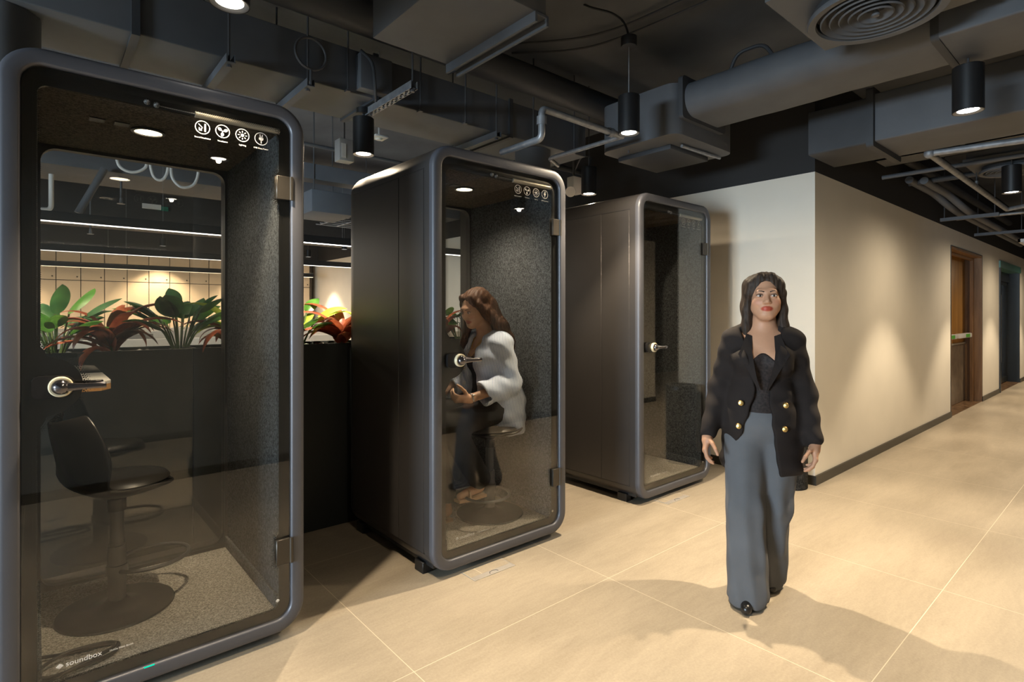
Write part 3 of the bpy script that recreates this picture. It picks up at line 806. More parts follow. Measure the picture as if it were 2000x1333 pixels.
    fm = MB().addbm(bm); bm.free()
    # graded dots along the inner edge
    seg = [(inner[i], inner[(i + 1) % len(inner)]) for i in range(len(inner))]
    pitch = .0072
    for row in range(4):
        off = .0042 + row * .0056; rad = (.0029, .0023, .0017, .0012)[row]; carry = (row % 2) * pitch / 2
        for (ax, az), (bx, bz) in seg:
            L = math.hypot(bx - ax, bz - az)
            if L < 1e-6: continue
            tx, tz = (bx - ax) / L, (bz - az) / L; nx, nz = -tz, tx
            s = carry
            while s < L:
                cx, cz = ax + tx * s + nx * off, az + tz * s + nz * off
                fm.add([(cx + rad * math.cos(k * PI / 3), .0212, cz + rad * math.sin(k * PI / 3)) for k in range(6)], [(0, 1, 2, 3, 4, 5)])
                s += pitch
            carry = s - L
    fm.build('printed_border', M['frit'], dr, 0, False)
    # hinges
    for za, zb in ((.324, .430), (1.864, 1.963)):
        h = MB().box(GX1 - .062, -.004, za, GX1 - .006, .012, zb, .002, 1).box(GX1 - .062, .0202, za, GX1 - .006, .030, zb, .002, 1).build('hinge', M['bronze'], dr)
        MB().cyl((GX1 - .001, -.002, za), (GX1 - .001, -.002, zb), .008, n=16).build('hinge_pin', M['bronze'], h)
    # handle
    px0, px1 = GX0 + .027, GX0 + .142
    st = []
    for k in range(13): a = math.radians(-90 + 180 * k / 12); st.append((px1 - .037 + .037 * math.cos(a), HZc + .037 * math.sin(a)))
    for x, z in ((px0 + .018, HZc + .037), (px0 + .006, HZc + .033), (px0, HZc + .022), (px0, HZc - .022), (px0 + .006, HZc - .033), (px0 + .018, HZc - .037)): st.append((x, z))
    hd = MB().prism(st, lambda u, v, d: (u, d, v), -.008, .012).build('handle', M['plastic'], dr)
    cx = GX0 + .102
    MB().lathe([(.034, .0), (.034, -.012), (.031, -.016), (.026, -.016), (.025, -.004)], (cx, -.008, HZc), 36, 'Y').build('rosette', M['ivory'], hd)
    MB().lathe([(.0255, .0), (.025, -.02), (.022, -.03), (.014, -.037), (.0001, -.040)], (cx, -.010, HZc), 30, 'Y').build('handle_knob', M['chromed'], hd)
    m = MB(); rr = [(.0, .016), (.025, .012), (.05, .010), (.08, .0095), (.108, .0105), (.111, .0085)]
    m.loft([[(cx + .010 + t, -.038 + .005 * math.cos(a) * (s / .012) - .004 * min(1, t / .05), HZc + s * math.sin(a)) for a in [2 * PI * k / 14 for k in range(14)]] for t, s in rr], (True, True))
    m.build('lever', M['chromed'], hd)
    MB().lathe([(.03, .0), (.03, .02), (.018, .05), (.0001, .05)], (cx, .0215, HZc), 20, 'Y').box(cx, .05, HZc - .01, cx + .12, .064, HZc + .01, .004).build('inner_lever', M['chromed'], hd)
    # closer rod at the top of the door
    cl = MB().cyl((.565, .034, 2.158), (.882, .034, 2.158), .0125, n=18).build('door_closer', M['closer'], dr)
    MB().sphere((.408, .03, 2.165), .011, 8).sphere((.438, .03, 2.161), .011, 8).cyl((.438, .034, 2.160), (.57, .034, 2.158), .0025, n=8).build('closer_arm', M['galv'], cl)
    # printed icons
    y = .0115
    def icon(cx_, kind, txt):
        cz_ = 2.105; r_ = .0262
        m = MB()
        def disc(x, z, a, bb, rot=0., n=18):
            m.add([(cx_ + x + a * math.cos(k * 2 * PI / n) * math.cos(rot) - bb * math.sin(k * 2 * PI / n) * math.sin(rot), y, cz_ + z + a * math.cos(k * 2 * PI / n) * math.sin(rot) + bb * math.sin(k * 2 * PI / n) * math.cos(rot)) for k in range(n)], [tuple(range(n))])
        def bar(xa, za, xb, zb, w):
            L = math.hypot(xb - xa, zb - za); nx, nz = -(zb - za) / L * w / 2, (xb - xa) / L * w / 2
            m.add([(cx_ + xa + nx, y, cz_ + za + nz), (cx_ + xb + nx, y, cz_ + zb + nz), (cx_ + xb - nx, y, cz_ + zb - nz), (cx_ + xa - nx, y, cz_ + za - nz)], [(0, 1, 2, 3)])
        n = 40
        m.add([(cx_ + q * math.cos(k * 2 * PI / n), y, cz_ + q * math.sin(k * 2 * PI / n)) for q in (r_, r_ - .0028) for k in range(n)], [(k, (k + 1) % n, n + (k + 1) % n, n + k) for k in range(n)])
        if kind == 0:
            bar(.009, -.015, .009, .015, .0055); bar(-.014, .012, .0, -.001, .003); bar(.0, -.001, -.008, -.011, .003); bar(-.0125, -.0115, -.002, -.0115, .004); bar(-.011, -.011, -.011, -.002, .004)
        elif kind == 1:
            disc(0, 0, .0032, .0032)
            for a in (25, 145, 265): disc(.0125 * math.cos(math.radians(a)), .0125 * math.sin(math.radians(a)), .0078, .0056, math.radians(a))
        elif kind == 2:
            disc(0, 0, .0062, .0062)
            for k in range(8): a = k * PI / 4; bar(.0105 * math.cos(a), .0105 * math.sin(a), .0175 * math.cos(a), .0175 * math.sin(a), .0034)
        else:
            bar(-.0045, .004, -.0045, .018, .0036); bar(.0045, .004, .0045, .018, .0036); disc(0, .001, .009, .009); bar(0, -.006, 0, -.019, .004)
        ic = m.build('icon', M['print'], dr, 0, False)
        text_mesh('icon_caption', txt, .0084, M['print'], ic, (cx_, y, cz_ - .0425), (PI / 2, 0, 0))
    icon(.587, 0, 'Sound Insulation'); icon(.658, 1, 'Ventilation'); icon(.731, 2, 'Lighting'); icon(.803, 3, 'USB Data Power')
    # logo line near the bottom left
    lx, lz = .148, .190
    m = MB()
    for k, h in enumerate((.004, .009, .014, .017, .014, .009, .004)):
        m.box(lx + k * .0029, y - .0002, lz - h / 2, lx + k * .0029 + .0018, y, lz + h / 2)
    lg = m.build('printed_logo', M['print'], dr, 0)
    text_mesh('logo_text', 'soundbox', .0250, M['print'], lg, (lx + .025, y, lz - .007), (PI / 2, 0, 0), 'LEFT')
    text_mesh('logo_tagline', 'Mobile Silent Booth', .0088, M['print'], lg, (lx + .146, y, lz - .004), (PI / 2, 0, 0), 'LEFT')
    m = MB()
    for k, h in enumerate((.006, .011, .014, .011, .006)): m.box(.862 + k * .003, y - .0002, .172 - h / 2, .862 + k * .003 + .0019, y, .172 + h / 2)
    m.build('printed_emblem', M['print'], dr, 0)
    # feet and status light
    for fx in (.02, BW - .075):
        for fy in (.13, BD - .16):
            MB().box(fx, fy, 0, fx + .055, fy + .085, BZ0 + .025, .003, 1).build('foot', M['black'], b)
    MB().box(.04, .06, BZ0 + .012, BW - .04, BD - .06, BZ0 + .055).build('base_plate', M['liner'], b)
    return b
B1 = make_booth((-.097, 2.40, 0), 'nearest grey phone booth with an empty black swivel stool inside')
B2 = copy_tree(B1); B2.location = (1.533, 2.40, 0); B2['label'] = 'middle grey phone booth with a woman in a striped shirt inside'
B3 = copy_tree(B1); B3.location = (3.262, 2.40, 0); B3['label'] = 'farthest dark unlit phone booth next to the cream wall corner'
def walk(o):
    yield o
    for c in o.children: yield from walk(c)
for o in walk(B3):
    if o.name.startswith('lamp_disc'): o.data = o.data.copy(); o.data.materials[0] = M['lampoff']
    if o.name.startswith(('icon', 'printed_logo', 'logo_', 'printed_emblem')): o.data = o.data.copy(); o.data.materials[0] = M['printdim']
for o in walk(B2):
    if o.name.startswith(('icon', 'printed_logo', 'logo_', 'printed_emblem')): o.data = o.data.copy(); o.data.materials[0] = M['printdim']
MB().box(.395, .001, .0885, .428, .006, .0915).build('status_light', M['led'], B1)
spot('booth_lamp', (-.097 + .455, 2.76, IZ1 - .02), 10, (1, .86, .66), 2.6, .8, .02)
spot('booth_lamp', (1.533 + .455, 2.76, IZ1 - .02), 42, (1, .86, .66), 2.6, .8, .06)

# ------------------------------------------------------------------ swivel stools
def make_stool(loc, rz, label):
    t = thing('swivel_stool', label, 'stool', loc, rz, 'black swivel stools in the booths')
    # faces +x. shell: grid along the seat profile
    prof = [(.205, .515, .115), (.203, .530, .16), (.15, .527, .195), (.06, .512, .21), (-.05, .508, .212), (-.125, .525, .212), (-.165, .575, .21), (-.185, .65, .195), (-.205, .73, .17), (-.222, .80, .135), (-.228, .835, .085)]
    n = 17; rings = []; vs = []; fs = []
    for k, (x, z, w) in enumerate(prof):
        for i in range(n):
            u = -1 + 2 * i / (n - 1)
            up = .045 * u ** 4 if k < 6 else .02 * u * u
            fwd = 0 if k < 6 else .085 * u * u * min(1, (k - 5) / 2)
            if k < 4: fwd -= .075 * u * u * (4 - k) / 4
            vs.append((x + fwd, u * w, z + up * (.35 if k < 3 else 1)))
    for k in range(len(prof) - 1):
        for i in range(n - 1):
            fs.append((k * n + i, k * n + i + 1, (k + 1) * n + i + 1, (k + 1) * n + i))
    sh = MB().add(vs, fs).build('seat_shell', M['plastic'], t, 0)
    md = sh.modifiers.new('th', 'SOLIDIFY'); md.thickness = .014; md.offset = 1
    sb = sh.modifiers.new('sub', 'SUBSURF'); sb.levels = 2; sb.render_levels = 2
    m = MB(); rings = []
    for s, z in ((.6, .528), (.92, .532), (1.0, .545), (.94, .558), (.6, .566), (.01, .568)):
        rings.append([(.03 + .165 * s * math.cos(a) * (1 if math.cos(a) < 0 else 1.0), .178 * s * math.sin(a), z) for a in [2 * PI * k / 32 for k in range(32)]])
    m.loft(rings, (True, True)); m.build('seat_cushion', M['vinyl'], t, 60)
    MB().lathe([(.0001, .515), (.085, .513), (.09, .50), (.05, .485), (.034, .47), (.034, .42), (.0001, .42)], n=28).build('seat_mount', M['plastic'], t)
    MB().cyl((0, 0, .02), (0, 0, .27), .033, n=28).cyl((0, 0, .27), (0, 0, .46), .0245, n=28).build('post', M['rod'], t)
    m = MB().tube([(.03 * 1 + .15 * math.cos(a) + .11, .135 * math.sin(a), .165) for a in [2 * PI * k / 36 for k in range(36)]], .0085, 10, closed=True)
    m.lathe([(.034, .15), (.04, .15), (.04, .19), (.034, .19)], n=24); m.build('footrest', M['rod'], t)
    MB().lathe([(.0001, .045), (.036, .044), (.05, .032), (.10, .02), (.17, .014), (.208, .009), (.212, .003), (.21, 0), (.0001, 0)], n=56).build('base', M['plastic'], t)
    return t
ST1 = make_stool((.262, 2.89, IZ0), .36, 'empty black shell stool in the nearest booth')
ST2 = copy_tree(ST1); ST2.location = (2.17, 2.74, IZ0); ST2.rotation_euler = (0, 0, PI * 1.25); ST2['label'] = 'black stool under the seated woman in the middle booth'
# cable on the carpet of the nearest booth
pts = []
base = [(.015, 2.62, .14), (.09, 2.60, .135), (.19, 2.585, .135), (.235, 2.56, .135), (.215, 2.50, .135), (.13, 2.465, .14), (.03, 2.47, .135), (.0, 2.52, .14), (.08, 2.575, .15), (.2, 2.56, .15), (.222, 2.52, .148), (.15, 2.475, .148), (.05, 2.455, .135), (.0, 2.46, .135)]
cable(base, .0065, 'black power cable coiled on the carpet of the nearest booth', 'cable')

# ------------------------------------------------------------------ planter wall behind the booths
PY0, PY1, PZ = 3.49, 3.87, 1.19
names = ['planter module behind the left edge of the nearest booth', 'planter module seen through the middle of the nearest booth', 'planter module in the gap between the first two booths', 'planter module behind the middle booth']
for k in range(4):
    xa = -1.735 + 1.2 * k
    p = thing('planter', 'tall black ' + names[k], 'planter', (xa, PY0, 0), 0, 'black planter wall')
    m = MB(); w = 1.195; d = PY1 - PY0
    m.box(0, 0, .0, w, .02, PZ, .002, 1).box(0, d - .02, 0, w, d, PZ, .002, 1).box(0, .02, 0, .02, d - .02, PZ).box(w - .02, .02, 0, w, d - .02, PZ)
    m.build('casing', M['planter'], p)
    MB().box(.02, .02, PZ - .20, w - .02, d - .02, PZ - .025).build('soil', M['soil'], p)
    m = MB()
    for q in range(90):
        m.sphere((random.uniform(.03, w - .03), random.uniform(.03, d - .03), PZ - .02), random.uniform(.008, .016), 3, (1.3, 1, .7))
    s = m.build('pebbles', M['stone'], p); s['kind'] = 'stuff'

def leaf(m, base, az, el, L, W, droop, fold=.25, n=9, shape='ovate', twist=0.):
    """add one leaf blade: starts at base heading (az, el), bends down by droop radians along its length"""
    p = Vector(base); vs = []; fs = []
    side = Vector((-math.sin(az), math.cos(az), 0))
    if twist: side = Matrix.Rotation(twist, 3, Vector((math.cos(az), math.sin(az), 0))) @ side
    for k in range(n + 1):
        t = k / n
        e = el - droop * t ** 1.3
        d = Vector((math.cos(az) * math.cos(e), math.sin(az) * math.cos(e), math.sin(e)))
        nr = d.cross(side) * -1
        if shape == 'ovate': w = W * (t ** .62) * (1 - t) ** .8 * 1.85 if 0 < t < 1 else 0
        elif shape == 'round': w = W * math.sqrt(max(0, 1 - (2 * t - 1) ** 2))
        else: w = W * (min(1, .35 + t * 2.2)) * (1 - t ** 2.6)
        w = max(w, .0012)
        f = fold * w
        for q in (-1, -.55, 0, .55, 1):
            ph = abs(q)
            vs.append(p + side * (w * q) + nr * (f * ph ** 1.2 - .0 * ph))
        p = p + d * (L / n)
    for k in range(n):
        for i in range(4):
            fs.append((k * 5 + i, k * 5 + i + 1, (k + 1) * 5 + i + 1, (k + 1) * 5 + i))
    m.add(vs, fs)
def plant(name, x, y, label, kind, mats, seed, height=.34, n=12, group='plants along the planter wall'):
    rnd = random.Random(seed)
    z = PZ - .03
    t = thing(name, label, 'plant', (x, y, z), 0, group)
    fol = [MB() for _ in mats]; st = MB()
    for k in range(n):
        az = 2 * PI * k / n * 1.618 + rnd.uniform(-.3, .3)
        if kind == 'spath':
            el = rnd.uniform(.95, 1.35); Ls = height * rnd.uniform(.45, .85)
            b = Vector((.025 * math.cos(az), .025 * math.sin(az), 0)); tip = b + Vector((math.cos(az) * math.cos(el), math.sin(az) * math.cos(el), math.sin(el))) * Ls
            mid = (b + tip) / 2 + Vector((0, 0, .015))
            st.tube([b, mid, tip], .0045, 6)
            leaf(rnd.choice(fol), tip, az, el - .35, rnd.uniform(.17, .24), rnd.uniform(.058, .085), rnd.uniform(.6, 1.3), .35, 10, 'ovate', rnd.uniform(-.3, .3))
        elif kind == 'strap':
            el = rnd.uniform(.7, 1.4); Ls = height * rnd.uniform(.25, .6)
            b = Vector((0, 0, rnd.uniform(.0, .10)))
            leaf(rnd.choice(fol), b, az, el, rnd.uniform(.26, .42), rnd.uniform(.034, .050), rnd.uniform(1.5, 2.7), .3, 14, 'strap', rnd.uniform(-.3, .3))
        elif kind == 'round':
            el = rnd.uniform(1.0, 1.45); Ls = height * rnd.uniform(.5, .95)
            b = Vector((.03 * math.cos(az), .03 * math.sin(az), 0)); tip = b + Vector((math.cos(az) * math.cos(el), math.sin(az) * math.cos(el), math.sin(el))) * Ls
            st.tube([b, tip], .003, 6)
            leaf(rnd.choice(fol), tip - Vector((math.cos(az), math.sin(az), 0)) * .045, az, .1, .10, .05, .35, -.2, 9, 'round', rnd.uniform(-.6, .6))
    if kind == 'strap': st.tube([(0, 0, -.02), (0, 0, .12)], .012, 8)
    st.build('stems', M['stem'], t)
    for f, mt in zip(fol, mats):
        if f.v: f.build('foliage', M[mt], t, 0, False)
    return t
py = 3.66
plant('leafy_plant', .075, py, 'tall green long-leaved plant at the left of the nearest booth window', 'spath', ['leafg', 'leafd'], 11, .27, 20)
plant('cordyline', .305, py - .03, 'red-bronze drooping strap-leaved plant behind the nearest booth', 'strap', ['leafb', 'leafr'], 5, .34, 30)
plant('peace_lily', .625, py - .02, 'big deep-green broad-leaved plant in the centre of the booth window', 'spath', ['leafd', 'leafd', 'leafg'], 23, .30, 20)
plant('croton', .93, py + .02, 'lime and red leaved plant at the right of the nearest booth window', 'strap', ['leafy', 'leafr'], 31, .36, 22)
plant('leafy_plant', 1.30, py, 'bright green plant in the gap just right of the nearest booth', 'spath', ['leafg', 'leafy'], 47, .30, 15)
plant('cordyline', 1.57, py - .06, 'bright red strap-leaved plant in the gap beside the middle booth', 'strap', ['leafr', 'leafr'], 8, .36, 30)
plant('croton', 1.80, py + .03, 'yellow-green plant at the back left edge of the middle booth', 'strap', ['leafy', 'leafg'], 77, .3, 18)
plant('croton', 2.40, py, 'reddish plant at the left edge of the middle booth window', 'strap', ['leafr', 'leafb'], 13, .3, 14)
plant('round_leaf_plant', 2.60, py, 'round-leaved green plant behind the seated woman', 'round', ['leafg', 'leafg'], 3, .30, 20)

# ------------------------------------------------------------------ floor boxes, bin
for (x, y), lab in (((1.855, 2.35), 'floor socket box in front of the middle booth'), ((3.61, 2.36), 'floor socket box in front of the farthest booth')):
    t = thing('floor_box', lab, 'floor box', (x, y, 0), 0, 'floor socket boxes')
    m = MB(); w, d = .138, .062
    m.box(-w, -d, 0, w, -d + .006, .003).box(-w, d - .006, 0, w, d, .003).box(-w, -d + .006, 0, -w + .005, d - .006, .003).box(w - .005, -d + .006, 0, w, d - .006, .003)
    m.build('frame', M['steelbox'], t)
    MB().box(-w + .005, -d + .006, 0, w - .005, -d + .042, .0025).build('lid', M['boxlid'], t)
    MB().box(-w + .005, -d + .043, 0, w - .005, d - .006, .0022).build('tile_insert', M['floor'], t)
    MB().tube([(-.028, -d + .014, .003), (-.022, -d + .028, .003), (0, -d + .034, .003), (.022, -d + .028, .003), (.028, -d + .014, .003)], .0018, 6).build('pull_ring', M['rod'], t)
bn = thing('waste_bin', 'black cylindrical bin standing by the cream wall corner behind the walking woman', 'bin', (4.59, 1.925, 0))
MB().lathe([(.0001, .0), (.135, 0), (.138, .004), (.138, .66), (.0001, .66)], n=48).build('body', M['bin'], bn)
MB().lathe([(.139, .66), (.141, .664), (.141, .715), (.136, .722), (.10, .722), (.095, .71), (.0001, .70)], n=48).build('lid', M['binrim'], bn)
# ------------------------------------------------------------------ open office behind the planters
ORD = ['first', 'second', 'third', 'fourth', 'fifth', 'sixth', 'seventh', 'eighth', 'ninth', 'tenth', 'eleventh', 'twelfth', 'thirteenth', 'fourteenth', 'fifteenth', 'sixteenth', 'seventeenth', 'eighteenth', 'nineteenth', 'twentieth']
LW = .334; LY = 12.22
lock0 = None
widths = 19
def make_locker():
    t = thing('locker', 'l', 'locker', (0, LY, 0), 0, 'beige lockers along the far wall')
    MB().box(0, .02, 0, LW, FY - LY - .002, 2.5).build('carcass', M['seam'], t)
    d = MB().box(.006, 0, 1.975, LW - .006, .02, 2.494, .002, 1).build('upper_door', M['locker'], t)
    MB().cyl((LW - .05, -.008, 2.03), (LW - .05, 0, 2.03), .013, n=10).build('lock', M['seam'], d)
    d = MB().box(.006, 0, .08, LW - .006, .02, 1.963, .002, 1).build('lower_door', M['locker'], t)
    MB().cyl((.05, -.008, 1.55), (.05, 0, 1.55), .013, n=10).build('lock', M['seam'], d)
    return t
lock0 = make_locker()
for k in range(widths):
    o = lock0 if k == 0 else copy_tree(lock0)
    o.location = (4.60 - LW * (k + 1), LY, 0)
    o['label'] = 'beige two-door locker on the far office wall, %s from the corner at its right end' % ORD[k]
T('locker_end_panel', MB().box(4.602, LY - .01, 0, 4.64, FY - .002, 2.5), M['seam'], 'dark vertical panel closing the right end of the far lockers', 'panel')
struct('wall_far_soffit', MB().box(-6, LY - .08, 2.5, XR, FY, CZ), M['darkwall'])
struct('ceiling_beam', MB().box(-6, 9.55, 2.62, XR, 9.95, CZ), M['darkwall'])
# linear pendants running along x
def linear(y, z, xa, xb, label, mat, power, color):
    t = thing('linear_light', label, 'ceiling lamp', (xa, y, z), 0, 'long black linear lamps over the desks')
    L = xb - xa
    MB().box(0, -.03, .004, L, .03, .085, .003, 1).build('housing', M['black'], t)
    MB().box(.004, -.024, 0, L - .004, .024, .0038).build('diffuser', M[mat], t)
    x = .6
    while x < L:
        MB().cyl((x, 0, .085), (x, 0, CZ - z), .0015, n=6).build('suspension_wire', M['galv'], t); x += 1.75
    for q in range(3):
        a = area('linear_glow', (xa + L * (q + .5) / 3, y, z - .01), (xa + L * (q + .5) / 3, y, 0), L / 3 * .95, .045, power / 3, color)
linear(6.05, 2.16, -3.2, 4.4, 'nearest bright white linear lamp over the office desks', 'lineled', 40, (1, .93, .82))
linear(8.85, 2.16, -3.2, 4.4, 'middle linear lamp over the office desks', 'lineled2', 60, (1, .90, .74))
linear(11.25, 2.13, -3.2, 4.30, 'farthest linear lamp close to the lockers', 'lineledw', 45, (1, .84, .62))
for x, y in ((1.72, 11.75), (4.25, 11.35), (4.25, 9.75), (4.25, 8.1), (-.5, 11.75), (3.4, 11.8)):
    pass
for i, (x, y, lab) in enumerate(((1.75, 11.78, 'black spot lamp lighting the far lockers'), (-.6, 11.78, 'black spot lamp at the left of the far lockers'), (3.35, 11.78, 'black spot lamp at the right of the far lockers'))):
    MBt = thing('track_spot', lab, 'ceiling lamp', (x, y, 2.62), 0, 'spots over the far lockers')
    MB().lathe([(.05, 0), (.05, .14), (.0001, .14)], n=20).build('body', M['black'], MBt)
    MB().lathe([(.0001, .012), (.046, .012)], n=20).build('lens', M['lampwhite'], MBt)
    MB().cyl((0, 0, .14), (0, 0, CZ - 2.62), .005, n=6).build('suspension_rod', M['rod'], MBt)
    spot('spot_lockers', (x, y, 2.615), 230, WARM, 1.7, .5)
for i, (x, y) in enumerate(((4.22, 11.3), (4.22, 9.55), (4.22, 7.7))):
    MBt = thing('track_spot', ['black spot lamp lighting the office side of the cream wall, farthest', 'black spot lamp lighting the office side of the cream wall, middle', 'black spot lamp lighting the office side of the cream wall, nearest'][i], 'ceiling lamp', (x, y, 2.55), 0, 'spots along the office wall')
    MB().lathe([(.05, 0), (.05, .14), (.0001, .14)], n=20).build('body', M['black'], MBt)
    MB().lathe([(.0001, .012), (.046, .012)], n=20).build('lens', M['lampwhite'], MBt)
    MB().cyl((0, 0, .14), (0, 0, CZ - 2.55), .005, n=6).build('suspension_rod', M['rod'], MBt)
    spot('spot_officewall', (x, y, 2.545), 150, (1, .84, .62), 1.35, .35)
# desks with white screens, chairs
def make_desk():
    t = thing('desk', 'd', 'desk', (0, 0, 0), 0, 'white office desks behind the planters')
    MB().box(0, 0, .715, 1.58, 1.5, .74, .003, 1).build('desktop', M['white'], t)
    MB().box(.02, .735, .60, 1.56, .765, 1.16, .01).build('screen', M['desk'], t)
    for x in (.06, 1.48):
        for y in (.06, 1.40): MB().box(x, y, 0, x + .04, y + .04, .715).build('leg', M['lamph'], t)
    return t
dk0 = make_desk(); n = 0
for r, (y, rn) in enumerate(((5.1, 'front'), (7.9, 'second'), (10.0, 'third'))):
    for c in range(4):
        o = dk0 if n == 0 else copy_tree(dk0); n += 1
        o.location = (-2.2 + 1.62 * c, y, 0)
        o['label'] = 'white desk with low screen in the %s row beyond the planters, %s from the left' % (rn, ORD[c])
def make_chair():
    t = thing('office_chair', 'c', 'chair', (0, 0, 0), 0, 'grey office chairs behind the planters')
    m = MB(); rings = []
    for k in range(9):
        z = .60 + .56 * k / 8; w = .235 * (1 - .10 * (k / 8) ** 2); y = .20 + .05 * (k / 8) + .03 * math.sin(PI * k / 8)
        ring = []
        for i in range(24):
            a = 2 * PI * i / 24
            ring.append((w * math.cos(a), y + .022 * math.sin(a) + .05 * (1 - math.cos(a) ** 2) * 1.0 - .03, z + (.0 if k not in (0, 8) else 0)))
        rings.append(ring)
    m.loft(rings, (True, True)); m.build('backrest', M['mesh'], t, 60)
    MB().box(-.24, -.25, .44, .24, .21, .52, .03, 3).build('seat', M['mesh'], t)
    MB().box(-.03, .17, .40, .03, .25, .70, .01).build('back_support', M['plastic'], t)
    MB().cyl((0, 0, .1), (0, 0, .44), .028, n=14).build('gas_lift', M['plastic'], t)
    for k in range(5):
        a = 2 * PI * k / 5
        MB().tube([(0, 0, .10), (.28 * math.cos(a), .28 * math.sin(a), .07)], .018, 8).sphere((.28 * math.cos(a), .28 * math.sin(a), .035), .034, 6).build('base_arm', M['plastic'], t)
    return t
ch0 = make_chair(); n = 0
for x, y, rz, lab in ((-.02, 4.75, PI, 'grey mesh chair at the left of the front desk row'), (.80, 4.72, PI * .97, 'grey mesh chair beyond the big green plant'), (2.35, 4.8, PI * 1.04, 'grey mesh chair behind the red plant in the gap'), (.75, 7.5, PI * 1.05, 'grey mesh chair in the middle of the second desk row'), (1.9, 7.55, PI * .95, 'grey mesh chair at the right of the second desk row'), (.2, 6.9, .1, 'grey mesh chair on the far side of the front desks')):
    o = ch0 if n == 0 else copy_tree(ch0); n += 1
    o.location = (x, y, 0); o.rotation_euler = (0, 0, rz); o['label'] = lab
# office ceiling services seen through the nearest booth
X_d = X_duct
T('office_duct', X_duct(4.95, 5.12, 2.60, 2.74, -4, XR - .01, .005), M['duct'], 'thin dark beam-like duct over the front desks', 'air duct')
T('office_duct', X_duct(6.7, 7.5, 2.78, 3.05, -4, XR - .01, .005), M['duct'], 'wide dark duct over the second desk row', 'air duct')
def ap(px, y, z): pass
T('white_conduit', MB().tube([(-.3, 7.2, 2.42), (.115, 7.2, 2.42), (.115, 7.2, CZ)], .022, 10, bend=.05), M['lamph'], 'white vertical conduit with a bottom elbow seen at the left of the booth window', 'pipe')
T('diagonal_pipe', MB().tube([(.30, 6.6, 2.33), (.50, 6.6, 2.78)], .032, 12), M['duct'], 'grey slanting pipe seen through the nearest booth', 'pipe')
cc = [(.55, 6.2, 2.88), (.58, 6.2, 2.74), (.68, 6.2, 2.70), (.78, 6.2, 2.76), (.80, 6.2, 2.88), (.84, 6.2, 2.70), (.90, 6.2, 2.66), (.95, 6.2, 2.72), (.98, 6.2, 2.87), (1.0, 6.2, 2.70), (1.08, 6.2, 2.62), (1.18, 6.2, 2.66), (1.22, 6.2, 2.78), (1.2, 6.2, 2.9)]
M['cablewhite'] = M['lamph']
cable(cc, .013, 'white cables looped under the office ceiling behind the nearest booth', 'cablewhite')
T('cable_basket', MB().box(.60, 6.15, 2.88, 1.15, 6.25, 2.90), M['lamph'], 'pale flat tray above the looped white cables', 'cable tray')
wl = thing('access_point', 'round white disc hanging on a cord under the office ceiling', 'wireless access point', (1.66, 6.6, 2.45))
MB().lathe([(.0001, 0), (.10, .004), (.125, .02), (.125, .035), (.10, .05), (.0001, .05)], n=32).build('disc', M['lamph'], wl)
MB().cyl((0, 0, .05), (0, 0, CZ - 2.45), .008, n=8).build('cord', M['galv'], wl)
for x, y, z, lab in ((.66, 6.9, 2.52, 'left small sprinkler head under the office ceiling'), (.50, 8.4, 2.36, 'lower small sprinkler head hanging below the white linear lamp')):
    t = thing('fire_sprinkler', lab, 'sprinkler', (x, y, z), 0, 'sprinkler heads')
    MB().cyl((0, 0, .05), (0, 0, CZ - z), .012, n=8).build('drop_pipe', M['rod'], t)
    MB().cyl((0, 0, 0), (0, 0, .05), .018, .012, n=10).cyl((0, 0, -.012), (0, 0, -.008), .035, n=14).cyl((0, 0, -.01), (0, 0, 0), .004, n=6).build('spray_head', M['galv'], t)
T('white_sign', MB().box(1.00, 8.2, 2.70, 1.20, 8.22, 2.76), M['lamph'], 'small blank white plate under the office ceiling', 'plate')
T('exit_sign', MB().box(1.35, 9.5, 2.90, 1.48, 9.52, 2.96), M['exit'], 'tiny green lit sign far under the office ceiling', 'sign')
cb = thing('equipment_box', 'dark grey box unit hung beyond the gap between the first two booths', 'air conditioning unit', (1.86, 4.9, 2.30))
MB().box(0, 0, 0, .42, .5, .20, .01).build('housing', M['duct'], cb)
for x, y in ((.04, .05), (.38, .45)): MB().cyl((x, y, .2), (x, y, CZ - 2.3), .006, n=6).build('threaded_rod', M['rod'], cb)
rk = thing('wire_basket', 'silver wire cable basket hung in the gap between the booths', 'cable tray', (2.45, 5.6, 2.42))
for k in range(7):
    MB().cyl((0, .12 * k, 0), (.9, .12 * k, 0), .006, n=6).build('wire', M['galv'], rk)
for k in range(5): MB().cyl((.2 * k + .05, 0, 0), (.2 * k + .05, .72, 0), .006, n=6).build('cross_wire', M['galv'], rk)
MB().cyl((.45, .36, 0), (.45, .36, CZ - 2.46), .006, n=6).build('threaded_rod', M['rod'], rk)
